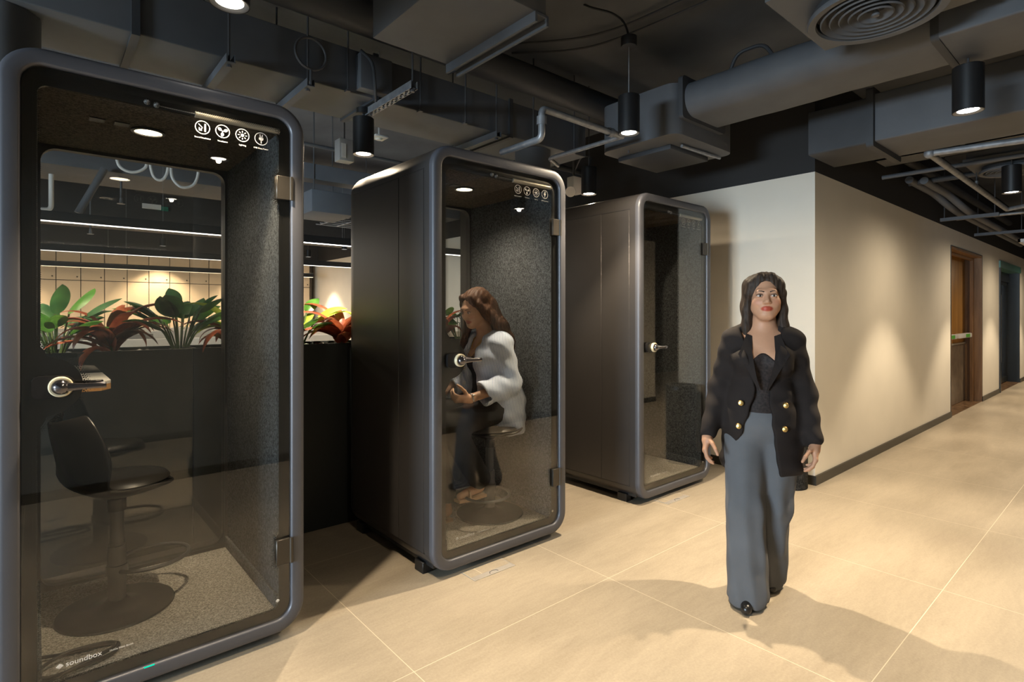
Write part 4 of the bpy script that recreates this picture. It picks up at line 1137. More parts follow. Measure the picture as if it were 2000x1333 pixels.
# ------------------------------------------------------------------ figures: smooth distance fields meshed with surface nets
class Field:
    def __init__(s, lo, hi, h):
        s.lo = np.array(lo, np.float32); s.h = h
        s.n = np.ceil((np.array(hi) - np.array(lo)) / h).astype(int) + 1
        s.v = np.full(tuple(s.n), 10., np.float32)
    def sub(s, lo, hi):
        a = np.maximum(0, np.floor((np.array(lo) - s.lo) / s.h).astype(int)); b = np.minimum(s.n, np.ceil((np.array(hi) - s.lo) / s.h).astype(int) + 1)
        if np.any(b <= a): return None
        sl = tuple(slice(int(i), int(j)) for i, j in zip(a, b))
        g = [(s.lo[k] + s.h * np.arange(a[k], b[k])).astype(np.float32) for k in range(3)]
        return sl, g[0][:, None, None], g[1][None, :, None], g[2][None, None, :]
    def op(s, f, lo, hi, k, mode):
        m = k + 4 * s.h
        r = s.sub(np.array(lo) - m, np.array(hi) + m)
        if r is None: return
        sl, X, Y, Z = r
        d = f(X, Y, Z); a = s.v[sl]
        if mode == 'add':
            h = np.clip(.5 + .5 * (a - d) / k, 0, 1); s.v[sl] = a * (1 - h) + d * h - k * h * (1 - h)
        else:
            d = -d; h = np.clip(.5 - .5 * (a - d) / k, 0, 1); s.v[sl] = a * (1 - h) + d * h + k * h * (1 - h)
    def cap(s, a, b, ra, rb=None, k=.02, mode='add', flat=None):
        rb = ra if rb is None else rb
        a = np.array(a, float); b = np.array(b, float); ab = b - a; L2 = max(1e-9, float(ab @ ab))
        fx, fy = flat or (1, 1)
        def f(X, Y, Z):
            px, py, pz = (X - a[0]), (Y - a[1]), (Z - a[2])
            t = np.clip((px * ab[0] + py * ab[1] + pz * ab[2]) / L2, 0, 1)
            dx, dy, dz = (px - t * ab[0]) / fx, (py - t * ab[1]) / fy, pz - t * ab[2]
            return (np.sqrt(dx * dx + dy * dy + dz * dz) - (ra + (rb - ra) * t)) * min(fx, fy, 1)
        R = max(ra, rb) * max(fx, fy, 1)
        s.op(f, np.minimum(a, b) - R, np.maximum(a, b) + R, k, mode); return s
    def ell(s, c, r, k=.02, mode='add', R=None):
        c = np.array(c, float); rx, ry, rz = r
        def f(X, Y, Z):
            x, y, z = X - c[0], Y - c[1], Z - c[2]
            if R is not None:
                x, y, z = (R[0][0] * x + R[1][0] * y + R[2][0] * z, R[0][1] * x + R[1][1] * y + R[2][1] * z, R[0][2] * x + R[1][2] * y + R[2][2] * z)
            k0 = np.sqrt((x / rx) ** 2 + (y / ry) ** 2 + (z / rz) ** 2); k1 = np.sqrt((x / rx ** 2) ** 2 + (y / ry ** 2) ** 2 + (z / rz ** 2) ** 2)
            return k0 * (k0 - 1) / np.maximum(k1, 1e-6)
        m = max(r); s.op(f, c - m, c + m, k, mode); return s
    def chain(s, pts, k=.02, mode='add', flat=None):
        for i in range(len(pts) - 1): s.cap(pts[i][:3], pts[i + 1][:3], pts[i][3], pts[i + 1][3], k, mode, flat)
        return s
    def fn(s, f, lo, hi, k, mode='cut'): s.op(f, lo, hi, k, mode); return s
    def warp(s, f):
        g = [(s.lo[k] + s.h * np.arange(s.n[k])).astype(np.float32) for k in range(3)]
        s.v += f(g[0][:, None, None], g[1][None, :, None], g[2][None, None, :]).astype(np.float32); return s
    def mesh(s):
        v = s.v; v[0] = 1; v[-1] = 1; v[:, 0] = 1; v[:, -1] = 1; v[:, :, 0] = 1; v[:, :, -1] = 1
        ins = v < 0
        c = [ins[i:ins.shape[0] - 1 + i, j:ins.shape[1] - 1 + j, k:ins.shape[2] - 1 + k] for i in (0, 1) for j in (0, 1) for k in (0, 1)]
        tot = sum(x.astype(np.int8) for x in c)
        act = (tot > 0) & (tot < 8); idx = np.argwhere(act)
        vid = np.full(act.shape, -1, np.int64); vid[act] = np.arange(len(idx))
        corner = np.array([(i, j, k) for i in (0, 1) for j in (0, 1) for k in (0, 1)])
        val = np.stack([v[tuple((idx + o).T)] for o in corner], 1)
        acc = np.zeros((len(idx), 3)); cnt = np.zeros((len(idx), 1))
        for a in range(8):
            for b in range(a + 1, 8):
                if np.abs(corner[a] - corner[b]).sum() != 1: continue
                va, vb = val[:, a], val[:, b]; m = (va < 0) != (vb < 0)
                t = np.where(m, va / np.where(m, va - vb, 1), 0)[:, None]
                acc += np.where(m[:, None], corner[a] + t * (corner[b] - corner[a]), 0); cnt += m[:, None]
        P = (idx + acc / np.maximum(cnt, 1)) * s.h + s.lo
        F = []
        for ax in range(3):
            o = np.zeros(3, int); o[ax] = 1
            A = ins[tuple(slice(0, n - q) for n, q in zip(ins.shape, o))]; B = ins[tuple(slice(q, n) for n, q in zip(ins.shape, o))]
            e = np.argwhere(A != B)
            u, w = [(1, 2), (2, 0), (0, 1)][ax]
            ok = (e[:, u] > 0) & (e[:, w] > 0) & (e[:, u] < ins.shape[u] - 1) & (e[:, w] < ins.shape[w] - 1); e = e[ok]
            du = np.zeros(3, int); du[u] = 1; dw = np.zeros(3, int); dw[w] = 1
            q = np.stack([vid[tuple((e - du - dw).T)], vid[tuple((e - dw).T)], vid[tuple(e.T)], vid[tuple((e - du).T)]], 1)
            flip = ~A[tuple(e.T)]
            q[flip] = q[flip][:, ::-1]; F.append(q)
        F = np.concatenate(F); F = F[(F >= 0).all(1)]
        return P, F
    def build(s, name, mat, parent=None, smooth=1, tone=None):
        P, F = s.mesh()
        for _ in range(smooth):           # light Laplacian relax
            A = np.zeros_like(P); C = np.zeros((len(P), 1))
            for i in range(4):
                a, b = F[:, i], F[:, (i + 1) % 4]
                np.add.at(A, a, P[b]); np.add.at(C, a, 1); np.add.at(A, b, P[a]); np.add.at(C, b, 1)
            P = P * .5 + .5 * A / np.maximum(C, 1)
        me = bpy.data.meshes.new(name)
        me.from_pydata(P.tolist(), [], F.tolist()); me.update()
        if tone is not None:
            at = me.color_attributes.new('tone', 'FLOAT_COLOR', 'POINT')
            col = np.ones((len(P), 4), np.float32); col[:, :3] = tone(P); at.data.foreach_set('color', col.ravel())
        return link_mesh(name, me, mat, parent, 0)

def rotm(rx=0, ry=0, rz=0):
    return np.array(Euler((rx, ry, rz), 'XYZ').to_matrix())
class Head:
    """head-local builder; faces -y, origin between the eyes"""
    def __init__(s, F, c, R, sc=1.0): s.F, s.c, s.R, s.sc = F, np.array(c, float), R, sc
    def p(s, q): return s.c + s.R @ (np.array(q, float) * s.sc)
    def ell(s, c, r, k=.02, mode='add', F=None): (F or s.F).ell(s.p(c), [x * s.sc for x in r], k, mode, s.R)
    def cap(s, a, b, ra, rb=None, k=.02, mode='add', F=None): (F or s.F).cap(s.p(a), s.p(b), ra * s.sc, (ra if rb is None else rb) * s.sc, k, mode)
def make_head(H):
    H.ell((0, .022, .035), (.072, .090, .080), .02); H.ell((0, -.018, -.028), (.0565, .066, .078), .03)
    H.ell((0, -.052, -.088), (.026, .028, .020), .03)
    for s in (-1, 1):
        H.ell((s * .036, -.048, -.030), (.026, .026, .026), .025)
        H.cap((s * .045, -.02, -.058), (s * .016, -.055, -.092), .015, .013, .03)
        H.ell((s * .074, .014, -.006), (.009, .018, .028), .008)
    H.cap((-.034, -.070, .020), (.034, -.070, .020), .011, None, .02)
    for s in (-1, 1): H.ell((s * .031, -.088, .000), (.019, .014, .011), .014, 'cut')
    H.cap((0, -.074, .012), (0, -.095, -.028), .0065, .0105, .012)
    for s in (-1, 1): H.ell((s * .0105, -.086, -.032), (.0085, .010, .0075), .006)
    H.ell((0, -.079, -.0565), (.0205, .009, .0048), .006); H.ell((0, -.077, -.0665), (.018, .010, .0068), .006)
    H.cap((-.020, -.0865, -.0612), (.020, -.0865, -.0612), .0012, None, .004, 'cut')
    for s in (-1, 1): H.ell((s * .031, -.0725, .0005), (.0145, .0125, .0115), .004)
def head_tone(H, lip=(.72, .36, .34)):
    def f(P):
        q = (P - H.c) @ H.R / H.sc
        t = np.ones((len(P), 3), np.float32)
        l = np.clip(1.35 - np.sqrt((q[:, 0] / .023) ** 2 + ((q[:, 2] + .0612) / .0105) ** 2), 0, 1) * (q[:, 1] < -.06)
        l = np.clip(l * 3, 0, 1)[:, None]
        t = t * (1 - l) + np.array(lip, np.float32) * l
        for s in (-1, 1):
            e = np.clip((1.2 - np.sqrt(((q[:, 0] - s * .031) / .017) ** 2 + ((q[:, 2] - .004) / .011) ** 2)) * 2, 0, 1)[:, None] * (q[:, 1] < -.05)[:, None]
            t = t * (1 - .35 * e)
            ck = np.clip(1 - np.sqrt(((q[:, 0] - s * .042) / .026) ** 2 + ((q[:, 2] + .03) / .022) ** 2), 0, 1)[:, None] * (q[:, 1] < -.03)[:, None]
            t = t * (1 - ck * np.array([.0, .16, .14], np.float32))
        return t
    return f
def face_parts(H, root):
    def tr(m): return [tuple(H.p(v)) for v in m]
    for s in (-1, 1):
        m = MB().sphere((s * .031, -.0742, .0003), .0128, 8, (1.05, .95, .55)); m.v = tr([(x, y, z) for x, y, z in m.v]); e = m.build('eye', M['sclera'], root, 0)
        m = MB().sphere((s * .0305, -.0838, .0003), .0056, 6, (1, .55, 1)); m.v = tr(m.v); m.build('iris', M['plastic'], e, 0)
        pts = [(s * (.031 + .0155 * math.cos(a)), -.083 + .006 * abs(math.cos(a)), .0015 + .0068 * math.sin(a)) for a in [PI * k / 8 for k in range(9)]]
        m = MB().tube(pts, .0014, 6); m.v = tr(m.v); m.build('eyelashes', M['lash'], e, 0)
        pts = [(s * x, y, z) for x, y, z in ((.013, -.0845, .019), (.024, -.0850, .0225), (.036, -.080, .0235), (.047, -.071, .019))]
        m = MB().tube(pts, lambda t: .0026 * (1 - .6 * t), 6); m.v = tr(m.v); m.build('eyebrow', M['lash'], root, 0)
def hand(F, w, f, n, t, curl=.6, sc=1.0, spread=.0):
    """w wrist, f fingers' direction, n palm normal, t towards the thumb"""
    w = np.array(w, float); f = np.array(f, float); f /= np.linalg.norm(f); n = np.array(n, float); n -= f * (n @ f); n /= np.linalg.norm(n)
    t = np.cross(n, f) * (1 if np.cross(n, f) @ np.array(t, float) > 0 else -1)
    P = lambda a, b, c: w + (f * a + t * b + n * c) * sc
    F.cap(P(-.01, 0, 0), P(.03, .002, 0), .022 * sc, .024 * sc, .02)
    for q in (-.026, -.009, .009, .026): F.cap(P(.025, q * .8, 0), P(.078, q, .0), .0135 * sc, .0105 * sc, .012)
    L = (.066, .074, .070, .054); bs = (.0285, .0095, -.0095, -.0275)
    for i in range(4):
        p = P(.080 - .004 * abs(i - 1.3), bs[i], 0); ang = .15; d = None
        for j, fr in enumerate((.45, .31, .24)):
            ang += curl * (1 + .14 * i) * (.55, 1.0, .75)[j]
            d = f * math.cos(ang) + n * math.sin(ang) + t * spread * (1.5 - i)
            q = p + d * L[i] * fr * sc
            F.cap(p, q, (.0088, .0080, .0072)[j] * sc, (.0082, .0074, .0062)[j] * sc, .003 if j else .006); p = q
    p = P(.018, .022, .006); d = f * .55 + t * .62 + n * .45
    for j, l in enumerate((.040, .032, .026)):
        q = p + d / np.linalg.norm(d) * l * sc; F.cap(p, q, (.0125, .0098, .0085)[j] * sc, (.0100, .0088, .0068)[j] * sc, .008 if j == 0 else .003); p = q; d = d + f * .35 - t * .12 + n * .15

# ---------------- walking woman
def walker():
    Y = 0
    shR, shL = (.150, .005, 1.258), (-.128, .005, 1.258)
    elR, elL = (.198, .035, 1.0), (-.188, .04, 1.0)
    wrR, wrL = (.232, -.045, .775), (-.238, -.085, .785)
    hipR, hipL = (.085, .01, .80), (-.075, .0, .80)
    knR, knL = (.072, .02, .44), (-.075, -.10, .45)
    anR, anL = (.045, .16, .09), (-.062, -.10, .075)
    def torso(F, e=0., k=.05):
        F.ell((.0, .0, .86), (.150 + e, .108 + e, .12 + e), k); F.ell((.004, .0, 1.0), (.112 + e, .083 + e, .13 + e), k)
        F.ell((.01, .0, 1.16), (.135 + e, .098 + e, .15 + e), k); F.cap((-.075, .008, 1.262), (.097, .008, 1.262), .043 + e, None, k)
        for s in (-1, 1): F.ell((.01 + s * .062, -.072, 1.155), (.052 + e, .046 + e, .052 + e), .03)
    hc = (.022, -.015, 1.462)
    F = Field((-.36, -.30, -.01), (.36, .32, 1.62), .0036)
    torso(F)
    F.chain([(.012, .012, 1.27, .062), (.018, .006, 1.33, .052), (.020, .004, 1.40, .050)], .03)
    for a, b, c in ((shR, elR, wrR), (shL, elL, wrL)):
        F.chain([(a[0] * .97, a[1], a[2] - .008, .038), (*b, .034), (*c, .0235)], .03)
    for a, b, c in ((hipR, knR, anR), (hipL, knL, anL)): F.chain([(*a, .085), (*b, .052), (*c, .034)], .03)
    for (ax, ay, az), yaw in ((anR, .1), (anL, -.05)): F.cap((ax, ay, az - .03), (ax + yaw * .1, ay - .08, .035), .030, .022, .02)
    H = Head(F, hc, rotm(-.06, 0, .06), 1.0); make_head(H)
    hand(F, wrR, (.04, -.22, -1), (-.95, .1, -.1), (0, -1, 0), .42)
    hand(F, wrL, (-.18, -.30, -1), (.95, .1, -.1), (0, -1, 0), .42)
    root = F.build('person', M['skinA'], None, 1, head_tone(H, (.78, .24, .22)))
    face_parts(H, root)
    # hair
    F = Field((-.16, -.18, 1.12), (.20, .20, 1.63), .0036)
    H.ell((0, .028, .045), (.082, .098, .084), .02, F=F)
    for s in (-1, 1):
        F.chain([(*H.p((s * .026, -.036, .098)), .020), (*H.p((s * .060, -.026, .062)), .019), (*H.p((s * .073, -.014, .02)), .018), (*H.p((s * .078, .008, -.06)), .022), (*H.p((s * .082, .015, -.14)), .024), (*H.p((s * .088, .0, -.215)), .020), (*H.p((s * .085, -.03, -.27)), .008)], .02)
        F.chain([(*H.p((s * .05, .06, .06)), .05), (*H.p((s * .05, .075, -.04)), .05), (*H.p((s * .055, .075, -.15)), .042), (*H.p((s * .05, .08, -.215)), .02)], .03)
    H.ell((0, -.085, -.015), (.058, .06, .098), .012, 'cut', F=F)
    H.cap((0, -.095, .10), (0, .02, .132), .004, .003, .006, 'cut', F=F)
    F.warp(lambda X, Y, Z: .0009 * np.sin(300 * X + 3 * np.sin(9 * Z) + 120 * Y) + .0006 * np.sin(170 * Y - 2 * np.sin(8 * Z)))
    F.build('hair', M['hairA'], root)
    # lace top
    F = Field((-.2, -.2, .9), (.22, .16, 1.26), .0045)
    torso(F, .007)
    F.fn(lambda X, Y, Z: Z - (1.185 - .03 * np.cos(np.clip((X - .01) * 24, -3.1, 3.1))) + 0 * Y, (-.3, -.3, 1.1), (.3, .3, 1.4), .006) if False else F.fn(lambda X, Y, Z: -(Z - 1.175 - .02 * np.cos((X - .01) * 46)) + 0 * Y, (-.3, -.3, 1.12), (.3, .3, 1.4), .006)
    F.build('top', M['lace'], root)
    # trousers
    F = Field((-.30, -.32, -.005), (.30, .34, 1.02), .0048)
    F.ell((.0, .0, .86), (.160, .118, .12), .05); F.cap((-.05, 0, .97), (.06, 0, .97), .078, None, .04)
    for a, b, c in ((hipR, knR, (.030, .105, .055)), (hipL, knL, (-.060, -.125, .045))):
        F.chain([(*a, .097), (b[0] * .9, b[1], b[2], .078), (*c, .094)], .035)
    F.fn(lambda X, Y, Z: .016 - Z + 0 * X + 0 * Y, (-.4, -.4, -.2), (.4, .4, .016), .004) if False else F.fn(lambda X, Y, Z: Z - .018 + 0 * X + 0 * Y, (-.4, -.4, -.2), (.4, .4, .018), .004)
    F.fn(lambda X, Y, Z: .995 - Z + 0 * X + 0 * Y, (-.4, -.4, .995), (.4, .4, 1.3), .004)
    F.warp(lambda X, Y, Z: np.clip((.8 - Z) * 2.2, 0, 1) * (.0050 * np.sin(78 * X + 5 * Z + 2 * np.sin(4 * Z)) + .004 * np.sin(84 * Y - 5 * Z + 1) + .0018 * np.sin(30 * (X + Y) + 34 * Z)))
    F.build('trousers', M['trouser'], root)
    # blazer
    F = Field((-.36, -.26, .55), (.36, .24, 1.36), .0045)
    torso(F, .018)
    F.cap((-.06, .01, 1.275), (.082, .01, 1.275), .042, None, .05)
    F.chain([(.005, .005, .95, .124), (.005, .01, .66, .152)], .06, flat=(1.26, .95))
    for a, b, c in ((shR, elR, wrR), (shL, elL, wrL)):
        c2 = tuple(b[i] + (c[i] - b[i]) * .93 for i in range(3))
        F.chain([(a[0], a[1], a[2] - .006, .051), (*b, .049), (*c2, .040)], .045)
    F.fn(lambda X, Y, Z: -(.60 - Z + .045 * np.clip(np.abs(X - .005) * 3, 0, 1) * 0 + 0 * X + 0 * Y), (-.1, -.1, .4), (.1, .1, .6), .01) if False else F.fn(lambda X, Y, Z: Z - .612 + 0 * X + 0 * Y, (-.4, -.4, .4), (.4, .4, .612), .008)
    # front opening: narrow V at the chest, spreading below the waist
    def front(X, Y, Z):
        w = np.where(Z > 1.02, .026 + .22 * np.clip(Z - 1.02, 0, .3), .026 + .21 * (1.02 - Z))
        cx = np.where(Z > 1.02, .004, .004 - .09 * (1.02 - Z))
        return np.maximum(np.abs(X - cx) - w, Y + .035)
    F.fn(front, (-.2, -.3, .5), (.2, -.03, 1.34), .012, 'cut')
    F.cap((.016, -.006, 1.275), (.02, .0, 1.44), .064, .066, .012, 'cut')
    F.warp(lambda X, Y, Z: .0028 * np.sin(40 * X + 25 * Z) * np.sin(33 * Z + 5 * Y) + .002 * np.sin(70 * Z + 20 * X))
    bl = F.build('blazer', M['blazer'], root)
    # lapels
    for s in (-1, 1):
        m = MB()
        A = [(.012 + s * .075, -.065, 1.285), (.012 + s * .098, -.098, 1.215), (.012 + s * .112, -.118, 1.19), (.010 + s * .060, -.146, 1.10), (.008 + s * .022, -.130, 1.02)]
        B = [(.012 + s * .048, -.060, 1.275), (.012 + s * .050, -.108, 1.20), (.012 + s * .044, -.140, 1.15), (.010 + s * .032, -.150, 1.09), (.008 + s * .016, -.132, 1.02)]
        vs = []; fs = []
        for a, b in zip(A, B): vs += [a, b, (b[0], b[1] + .012, b[2]), (a[0], a[1] + .012, a[2])]
        for k in range(len(A) - 1):
            for i in range(4): fs.append((k * 4 + i, k * 4 + (i + 1) % 4, k * 4 + 4 + (i + 1) % 4, k * 4 + 4 + i))
        m.add(vs, fs); m.build('lapel', M['blazer'], bl)
    for x, z, yy in ((.105, .955, -.124), (.100, .845, -.128), (-.088, .955, -.122), (-.098, .845, -.128)):
        MB().lathe([(.0001, -.010), (.011, -.008), (.0135, -.002), (.0135, .012)], (x, yy, z), 16, 'Y').build('button', M['gold'], bl)
    # bracelets, earrings, shoes
    for w, e in ((wrR, elR), (wrL, elL)):
        d = (Vector(w) - Vector(e)).normalized(); c = Vector(w) + d * .004; u = d.orthogonal().normalized(); v = d.cross(u)
        MB().tube([c + u * (.027 * math.cos(a)) + v * (.027 * math.sin(a)) for a in [2 * PI * k / 20 for k in range(20)]], .004, 8, closed=True).build('bracelet', M['silver'], root)
    for s in (-1, 1):
        p = H.p((s * .080, .004, -.035)); MB().tube([tuple(p), (p[0], p[1], p[2] - .055)], .0022, 6).sphere((p[0], p[1], p[2] - .06), .008, 6, (1, .6, 1.4)).build('earring', M['silver'], root)
    for (ax, ay, az), yaw in ((anR, .1), (anL, -.05)):
        F = Field((ax - .06, ay - .22, -.004), (ax + .06, ay + .09, .13), .004)
        F.cap((ax, ay + .005, .06), (ax + yaw * .1, ay - .125, .026), .038, .024, .02); F.cap((ax, ay + .02, .03), (ax, ay + .02, .06), .016, .03, .01)
        F.fn(lambda X, Y, Z: Z - .003 + 0 * X + 0 * Y, (ax - .2, ay - .3, -.1), (ax + .2, ay + .3, .003), .002); F.cap((ax, ay + .02, .075), (ax, ay + .02, .2), .032, .03, .008, 'cut')
        F.build('shoe', M['shoe'], root)
    return root
W = walker(); W.location = (2.70, 1.27, 0); W.rotation_euler = (0, 0, math.radians(-62))
tag(W, 'woman in black blazer and blue-grey wide trousers walking towards the viewpoint', 'person')

# ---------------- seated woman
def sitter():
    shN, shF = (.168, -.015, 1.195), (-.168, -.02, 1.195)
    elN, elF = (.200, .015, .955), (-.205, -.06, .96)
    wrN, wrF = (.150, -.262, .885), (-.085, -.30, .90)
    hipN, hipF = (.090, .0, .80), (-.090, .0, .80)
    knN, knF = (.105, -.375, .735), (-.085, -.40, .74)
    anN, anF = (.075, -.135, .355), (-.045, -.30, .225)
    def torso(F, e=0., k=.05):
        F.ell((0, .015, .82), (.155 + e, .118 + e, .11 + e), k); F.ell((0, .0, .95), (.118 + e, .09 + e, .12 + e), k)
        F.ell((0, -.02, 1.10), (.135 + e, .10 + e, .14 + e), k); F.cap((-.125, -.015, 1.20), (.125, -.015, 1.20), .047 + e, None, k)
        for s in (-1, 1): F.ell((s * .06, -.092, 1.09), (.048 + e, .044 + e, .05 + e), .03)
    hc = (-.015, -.105, 1.415)
    F = Field((-.33, -.54, .10), (.33, .22, 1.60), .0036)
    torso(F)
    F.chain([(0, -.012, 1.20, .062), (-.002, -.025, 1.275, .050), (-.008, -.055, 1.345, .048)], .03)
    for a, b, c in ((shN, elN, wrN), (shF, elF, wrF)): F.chain([(*a, .046), (*b, .036), (*c, .0235)], .03)
    for a, b, c in ((hipN, knN, anN), (hipF, knF, anF)): F.chain([(*a, .088), (*b, .056), (*c, .036)], .03)
    F.cap((anN[0], anN[1], anN[2] - .03), (anN[0], anN[1] - .14, anN[2] - .055), .032, .022, .02)
    F.cap((anF[0], anF[1] + .01, anF[2] - .04), (anF[0], anF[1] - .15, .155), .034, .024, .02)
    H = Head(F, hc, rotm(.36, 0, .10), .98); make_head(H)
    hand(F, wrN, (-.30, -1, .05), (-.55, .1, .75), (-.3, -.2, 1), .75)
    hand(F, wrF, (.35, -1, -.1), (.5, .1, .8), (.3, 0, 1), .6)
    root = F.build('person', M['skinB'], None, 1, head_tone(H, (.72, .34, .32)))
    face_parts(H, root)
    # hair: parted, falling behind the near shoulder
    F = Field((-.20, -.24, 1.08), (.20, .20, 1.60), .0036)
    H.ell((0, .030, .045), (.080, .097, .080), .02, F=F)
    for s in (-1, 1):
        F.chain([(*H.p((s * .040, -.038, .086)), .021), (*H.p((s * .072, -.018, .03)), .019), (*H.p((s * .080, .025, -.05)), .026)], .02)
    b = H.p((.03, .09, -.02)); 
    F.chain([(*H.p((0, .070, .05)), .052), (b[0], b[1], b[2], .056), (.05, .050, 1.29, .054), (.075, .085, 1.20, .048), (.085, .095, 1.13, .022)], .04)
    F.chain([(*H.p((.082, .02, -.03)), .034), (.115, .0, 1.31, .036), (.13, .05, 1.23, .034), (.125, .085, 1.17, .018)], .03)
    F.chain([(*H.p((-.085, -.0, -.03)), .026), (-.10, -.095, 1.29, .026), (-.105, -.12, 1.20, .022), (-.10, -.125, 1.12, .010)], .02)
    H.ell((0, -.088, -.02), (.063, .062, .090), .012, 'cut', F=F)
    H.ell((0, -.10, .055), (.040, .04, .05), .02, 'cut', F=F)
    H.cap((.012, -.085, .10), (.006, .04, .134), .004, .003, .006, 'cut', F=F)
    F.warp(lambda X, Y, Z: .0013 * np.sin(290 * X + 3 * np.sin(9 * Z) + 130 * Y) + .0009 * np.sin(180 * Y - 2 * np.sin(8 * Z)))
    F.build('hair', M['hairB'], root)
    # black top
    F = Field((-.2, -.2, .76), (.2, .18, 1.2), .0045)
    torso(F, .007); F.fn(lambda X, Y, Z: -(Z - 1.115) + 0 * X + 0 * Y, (-.3, -.3, 1.115), (.3, .3, 1.4), .006); F.fn(lambda X, Y, Z: Z - .80 + 0 * X + 0 * Y, (-.3, -.3, .6), (.3, .3, .80), .006)
    F.build('top', M['blacktrouser'], root)
    # trousers
    F = Field((-.26, -.52, .22), (.26, .20, .95), .0048)
    F.ell((0, .015, .82), (.162, .126, .115), .05)
    F.chain([(*hipN, .098), (*knN, .078), (anN[0], anN[1], anN[2] + .03, .070)], .04); F.chain([(*hipF, .098), (*knF, .078), (anF[0], anF[1], anF[2] + .07, .066)], .04)
    F.fn(lambda X, Y, Z: -(Z - .885) + 0 * X + 0 * Y, (-.3, -.6, .885), (.3, .3, 1.2), .006)
    F.warp(lambda X, Y, Z: .003 * np.sin(45 * Y + 30 * Z) * np.sin(38 * X + 20 * Z))
    F.build('trousers', M['blacktrouser'], root)
    MB().tube([(.150 * math.cos(a), .012 + .112 * math.sin(a), .868) for a in [2 * PI * k / 32 for k in range(32)]], .014, 8, closed=True).build('belt', M['shoe'], root)
    MB().tube([(.03, -.128, .85), (.03, -.128, .886), (-.03, -.128, .886), (-.03, -.128, .85), (.03, -.128, .85)], .004, 6).build('buckle', M['gold'], root)
    # striped shirt, open at the front, with rolled wide cuffs
    F = Field((-.36, -.32, .58), (.36, .30, 1.34), .0042)
    torso(F, .025)
    F.cap((-.135, -.012, 1.205), (.135, -.012, 1.205), .050, None, .04)
    F.chain([(0, .01, 1.08, .150), (0, .035, .82, .165), (0, .07, .72, .150)], .06, flat=(1.12, .92))
    F.chain([(.10, .10, .85, .09), (.115, .125, .66, .060)], .05)
    F.chain([(-.06, .12, .85, .09), (-.05, .14, .70, .06)], .05)
    for a, b, c in ((shN, elN, wrN), (shF, elF, wrF)):
        c2 = tuple(b[i] + (c[i] - b[i]) * .66 for i in range(3)); c1 = tuple(b[i] + (c[i] - b[i]) * .28 for i in range(3))
        F.chain([(*a, .057), (*b, .066)], .035); F.chain([(*b, .066), (*c1, .068), (*c2, .068)], .02)
        F.cap(c1, c2, .073, .072, .006)
        d = np.array(c) - np.array(b); d /= np.linalg.norm(d); e0 = np.array(c2) + d * .012
        F.cap(e0, e0 + d * .12, .060, .06, .004, 'cut')
        F.fn(lambda X, Y, Z, e0=e0, d=d: -((X - e0[0]) * d[0] + (Y - e0[1]) * d[1] + (Z - e0[2]) * d[2]) , e0 - .085 + d * .085, e0 + .085 + d * .085, .004, 'cut')
    def front(X, Y, Z):
        w = np.where(Z > 1.0, .035 + .12 * np.clip(Z - 1.0, 0, .3), .035 + .30 * (1.0 - Z))
        return np.maximum(np.abs(X + .005) - w, Y + .025)
    F.fn(front, (-.2, -.4, .5), (.2, -.02, 1.3), .012, 'cut')
    F.fn(lambda X, Y, Z: np.maximum(Y + .035, Z - .80) + 0 * X, (-.3, -.5, .5), (.3, -.035, .80), .02, 'cut')
    F.cap((0, -.03, 1.20), (-.005, -.05, 1.36), .066, .060, .010, 'cut')
    F.fn(lambda X, Y, Z: Z - .615 - .30 * np.abs(X - .12) + 0 * Y, (-.4, -.4, .5), (.4, .4, .76), .01, 'cut')
    F.warp(lambda X, Y, Z: .0048 * np.sin(34 * X + 30 * Z + 6 * Y) * np.sin(26 * Z - 18 * Y + 1) + .003 * np.sin(62 * Z + 40 * Y + 14 * X))
    sh = F.build('shirt', M['shirt'], root)
    F = Field((-.14, -.18, 1.10), (.14, .10, 1.34), .004)
    F.chain([(-.02, .045, 1.285, .014), (.055, .03, 1.282, .015), (.082, -.03, 1.262, .015), (.075, -.085, 1.215, .016), (.052, -.118, 1.17, .008)], .012, flat=(1, 1))
    F.chain([(.02, .045, 1.285, .014), (-.055, .03, 1.282, .015), (-.082, -.03, 1.262, .015), (-.075, -.085, 1.215, .016), (-.052, -.118, 1.17, .008)], .012)
    F.build('collar', M['shirt'], sh)
    m = MB()
    for w, z0, y0 in ((.052, 1.12, -.135), (.044, 1.16, -.118)):
        m.tube([(-w, -.02, 1.272), (-w * .9, -.085, 1.225), (-w * .45, y0 - .0, z0 + .02), (0, y0 - .006, z0), (w * .45, y0, z0 + .02), (w * .9, -.085, 1.225), (w, -.02, 1.272)], .0022, 6)
    m.sphere((0, -.145, 1.105), .010, 6); m.build('necklace', M['gold'], root)
    d = (Vector(wrN) - Vector(elN)).normalized(); c = Vector(wrN) - d * .012; u = d.orthogonal().normalized(); v = d.cross(u)
    m = MB().tube([c + u * (.0275 * math.cos(a)) + v * (.0275 * math.sin(a)) for a in [2 * PI * k / 20 for k in range(20)]], .0055, 8, closed=True)
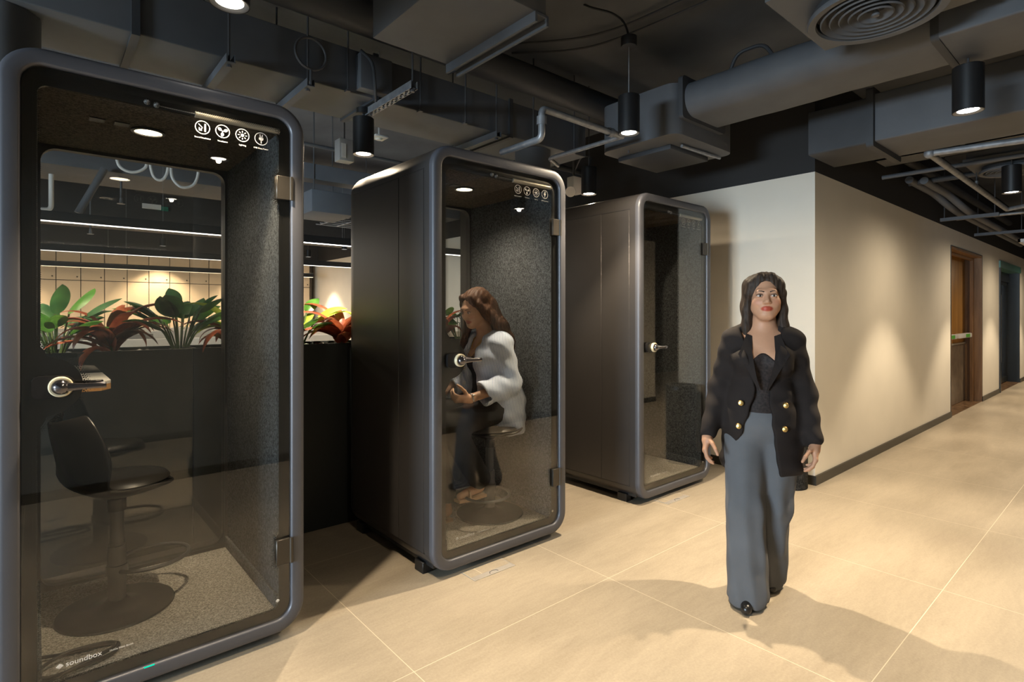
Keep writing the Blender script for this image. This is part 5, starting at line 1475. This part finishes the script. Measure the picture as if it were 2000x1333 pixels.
    m.sphere(c + Vector((.020, 0, .022)), .013, 6, (1, 1, .5)); m.build('watch', M['silver'], root)
    # sandals
    for (ax, ay, az), zz, bk in ((anN, anN[2] - .085, .02), (anF, .128, .03)):
        m = MB(); m.prism([(ax - .032, ay + .035), (ax - .04, ay - .10), (ax - .03, ay - .165), (ax + .03, ay - .165), (ax + .04, ay - .10), (ax + .032, ay + .035)], lambda u, v, d: (u, v, d), zz - .002, zz + .014)
        m.tube([(ax - .038, ay - .09, zz + .012), (ax - .03, ay - .09, zz + .05), (ax, ay - .09, zz + .062), (ax + .03, ay - .09, zz + .05), (ax + .038, ay - .09, zz + .012)], .007, 8)
        m.build('sandal', M['sandal'], root)
    return root
S = sitter(); S.location = (2.18, 2.76, 0); S.rotation_euler = (0, 0, -PI / 2)
tag(S, 'long-haired woman in an open striped shirt sitting in the middle booth', 'person')

# ------------------------------------------------------------------ camera, world, view
cam = bpy.data.cameras.new('camera'); cam.sensor_width = 36; cam.lens = 1081 / 2000 * 36; cam.shift_y = -(666.5 - 614) / 2000
cam.clip_start = .02; cam.clip_end = 100
co = bpy.data.objects.new('camera', cam); COL.objects.link(co)
co.location = (0, 0, 1.38); co.rotation_euler = (PI / 2, 0, math.radians(90 - 49.305) * -1 + 0)
th = math.radians(49.305)      # heading of the view direction from +x
co.rotation_euler = (PI / 2, 0, th - PI / 2)
SC.camera = co
w = bpy.data.worlds.new('world'); SC.world = w; w.use_nodes = True
w.node_tree.nodes['Background'].inputs[0].default_value = (.62, .78, 1, 1); w.node_tree.nodes['Background'].inputs[1].default_value = .6
SC.view_settings.view_transform = 'Standard'; SC.view_settings.look = 'None'; SC.view_settings.gamma = 1; SC.view_settings.use_curve_mapping = False
SC.view_settings.exposure = 0.42
cy = SC.cycles
cy.max_bounces = 10; cy.diffuse_bounces = 4; cy.glossy_bounces = 5; cy.transparent_max_bounces = 32; cy.transmission_bounces = 6
cy.sample_clamp_indirect = 6.0; cy.sample_clamp_direct = 0; cy.caustics_reflective = False; cy.caustics_refractive = False
cy.use_denoising = True
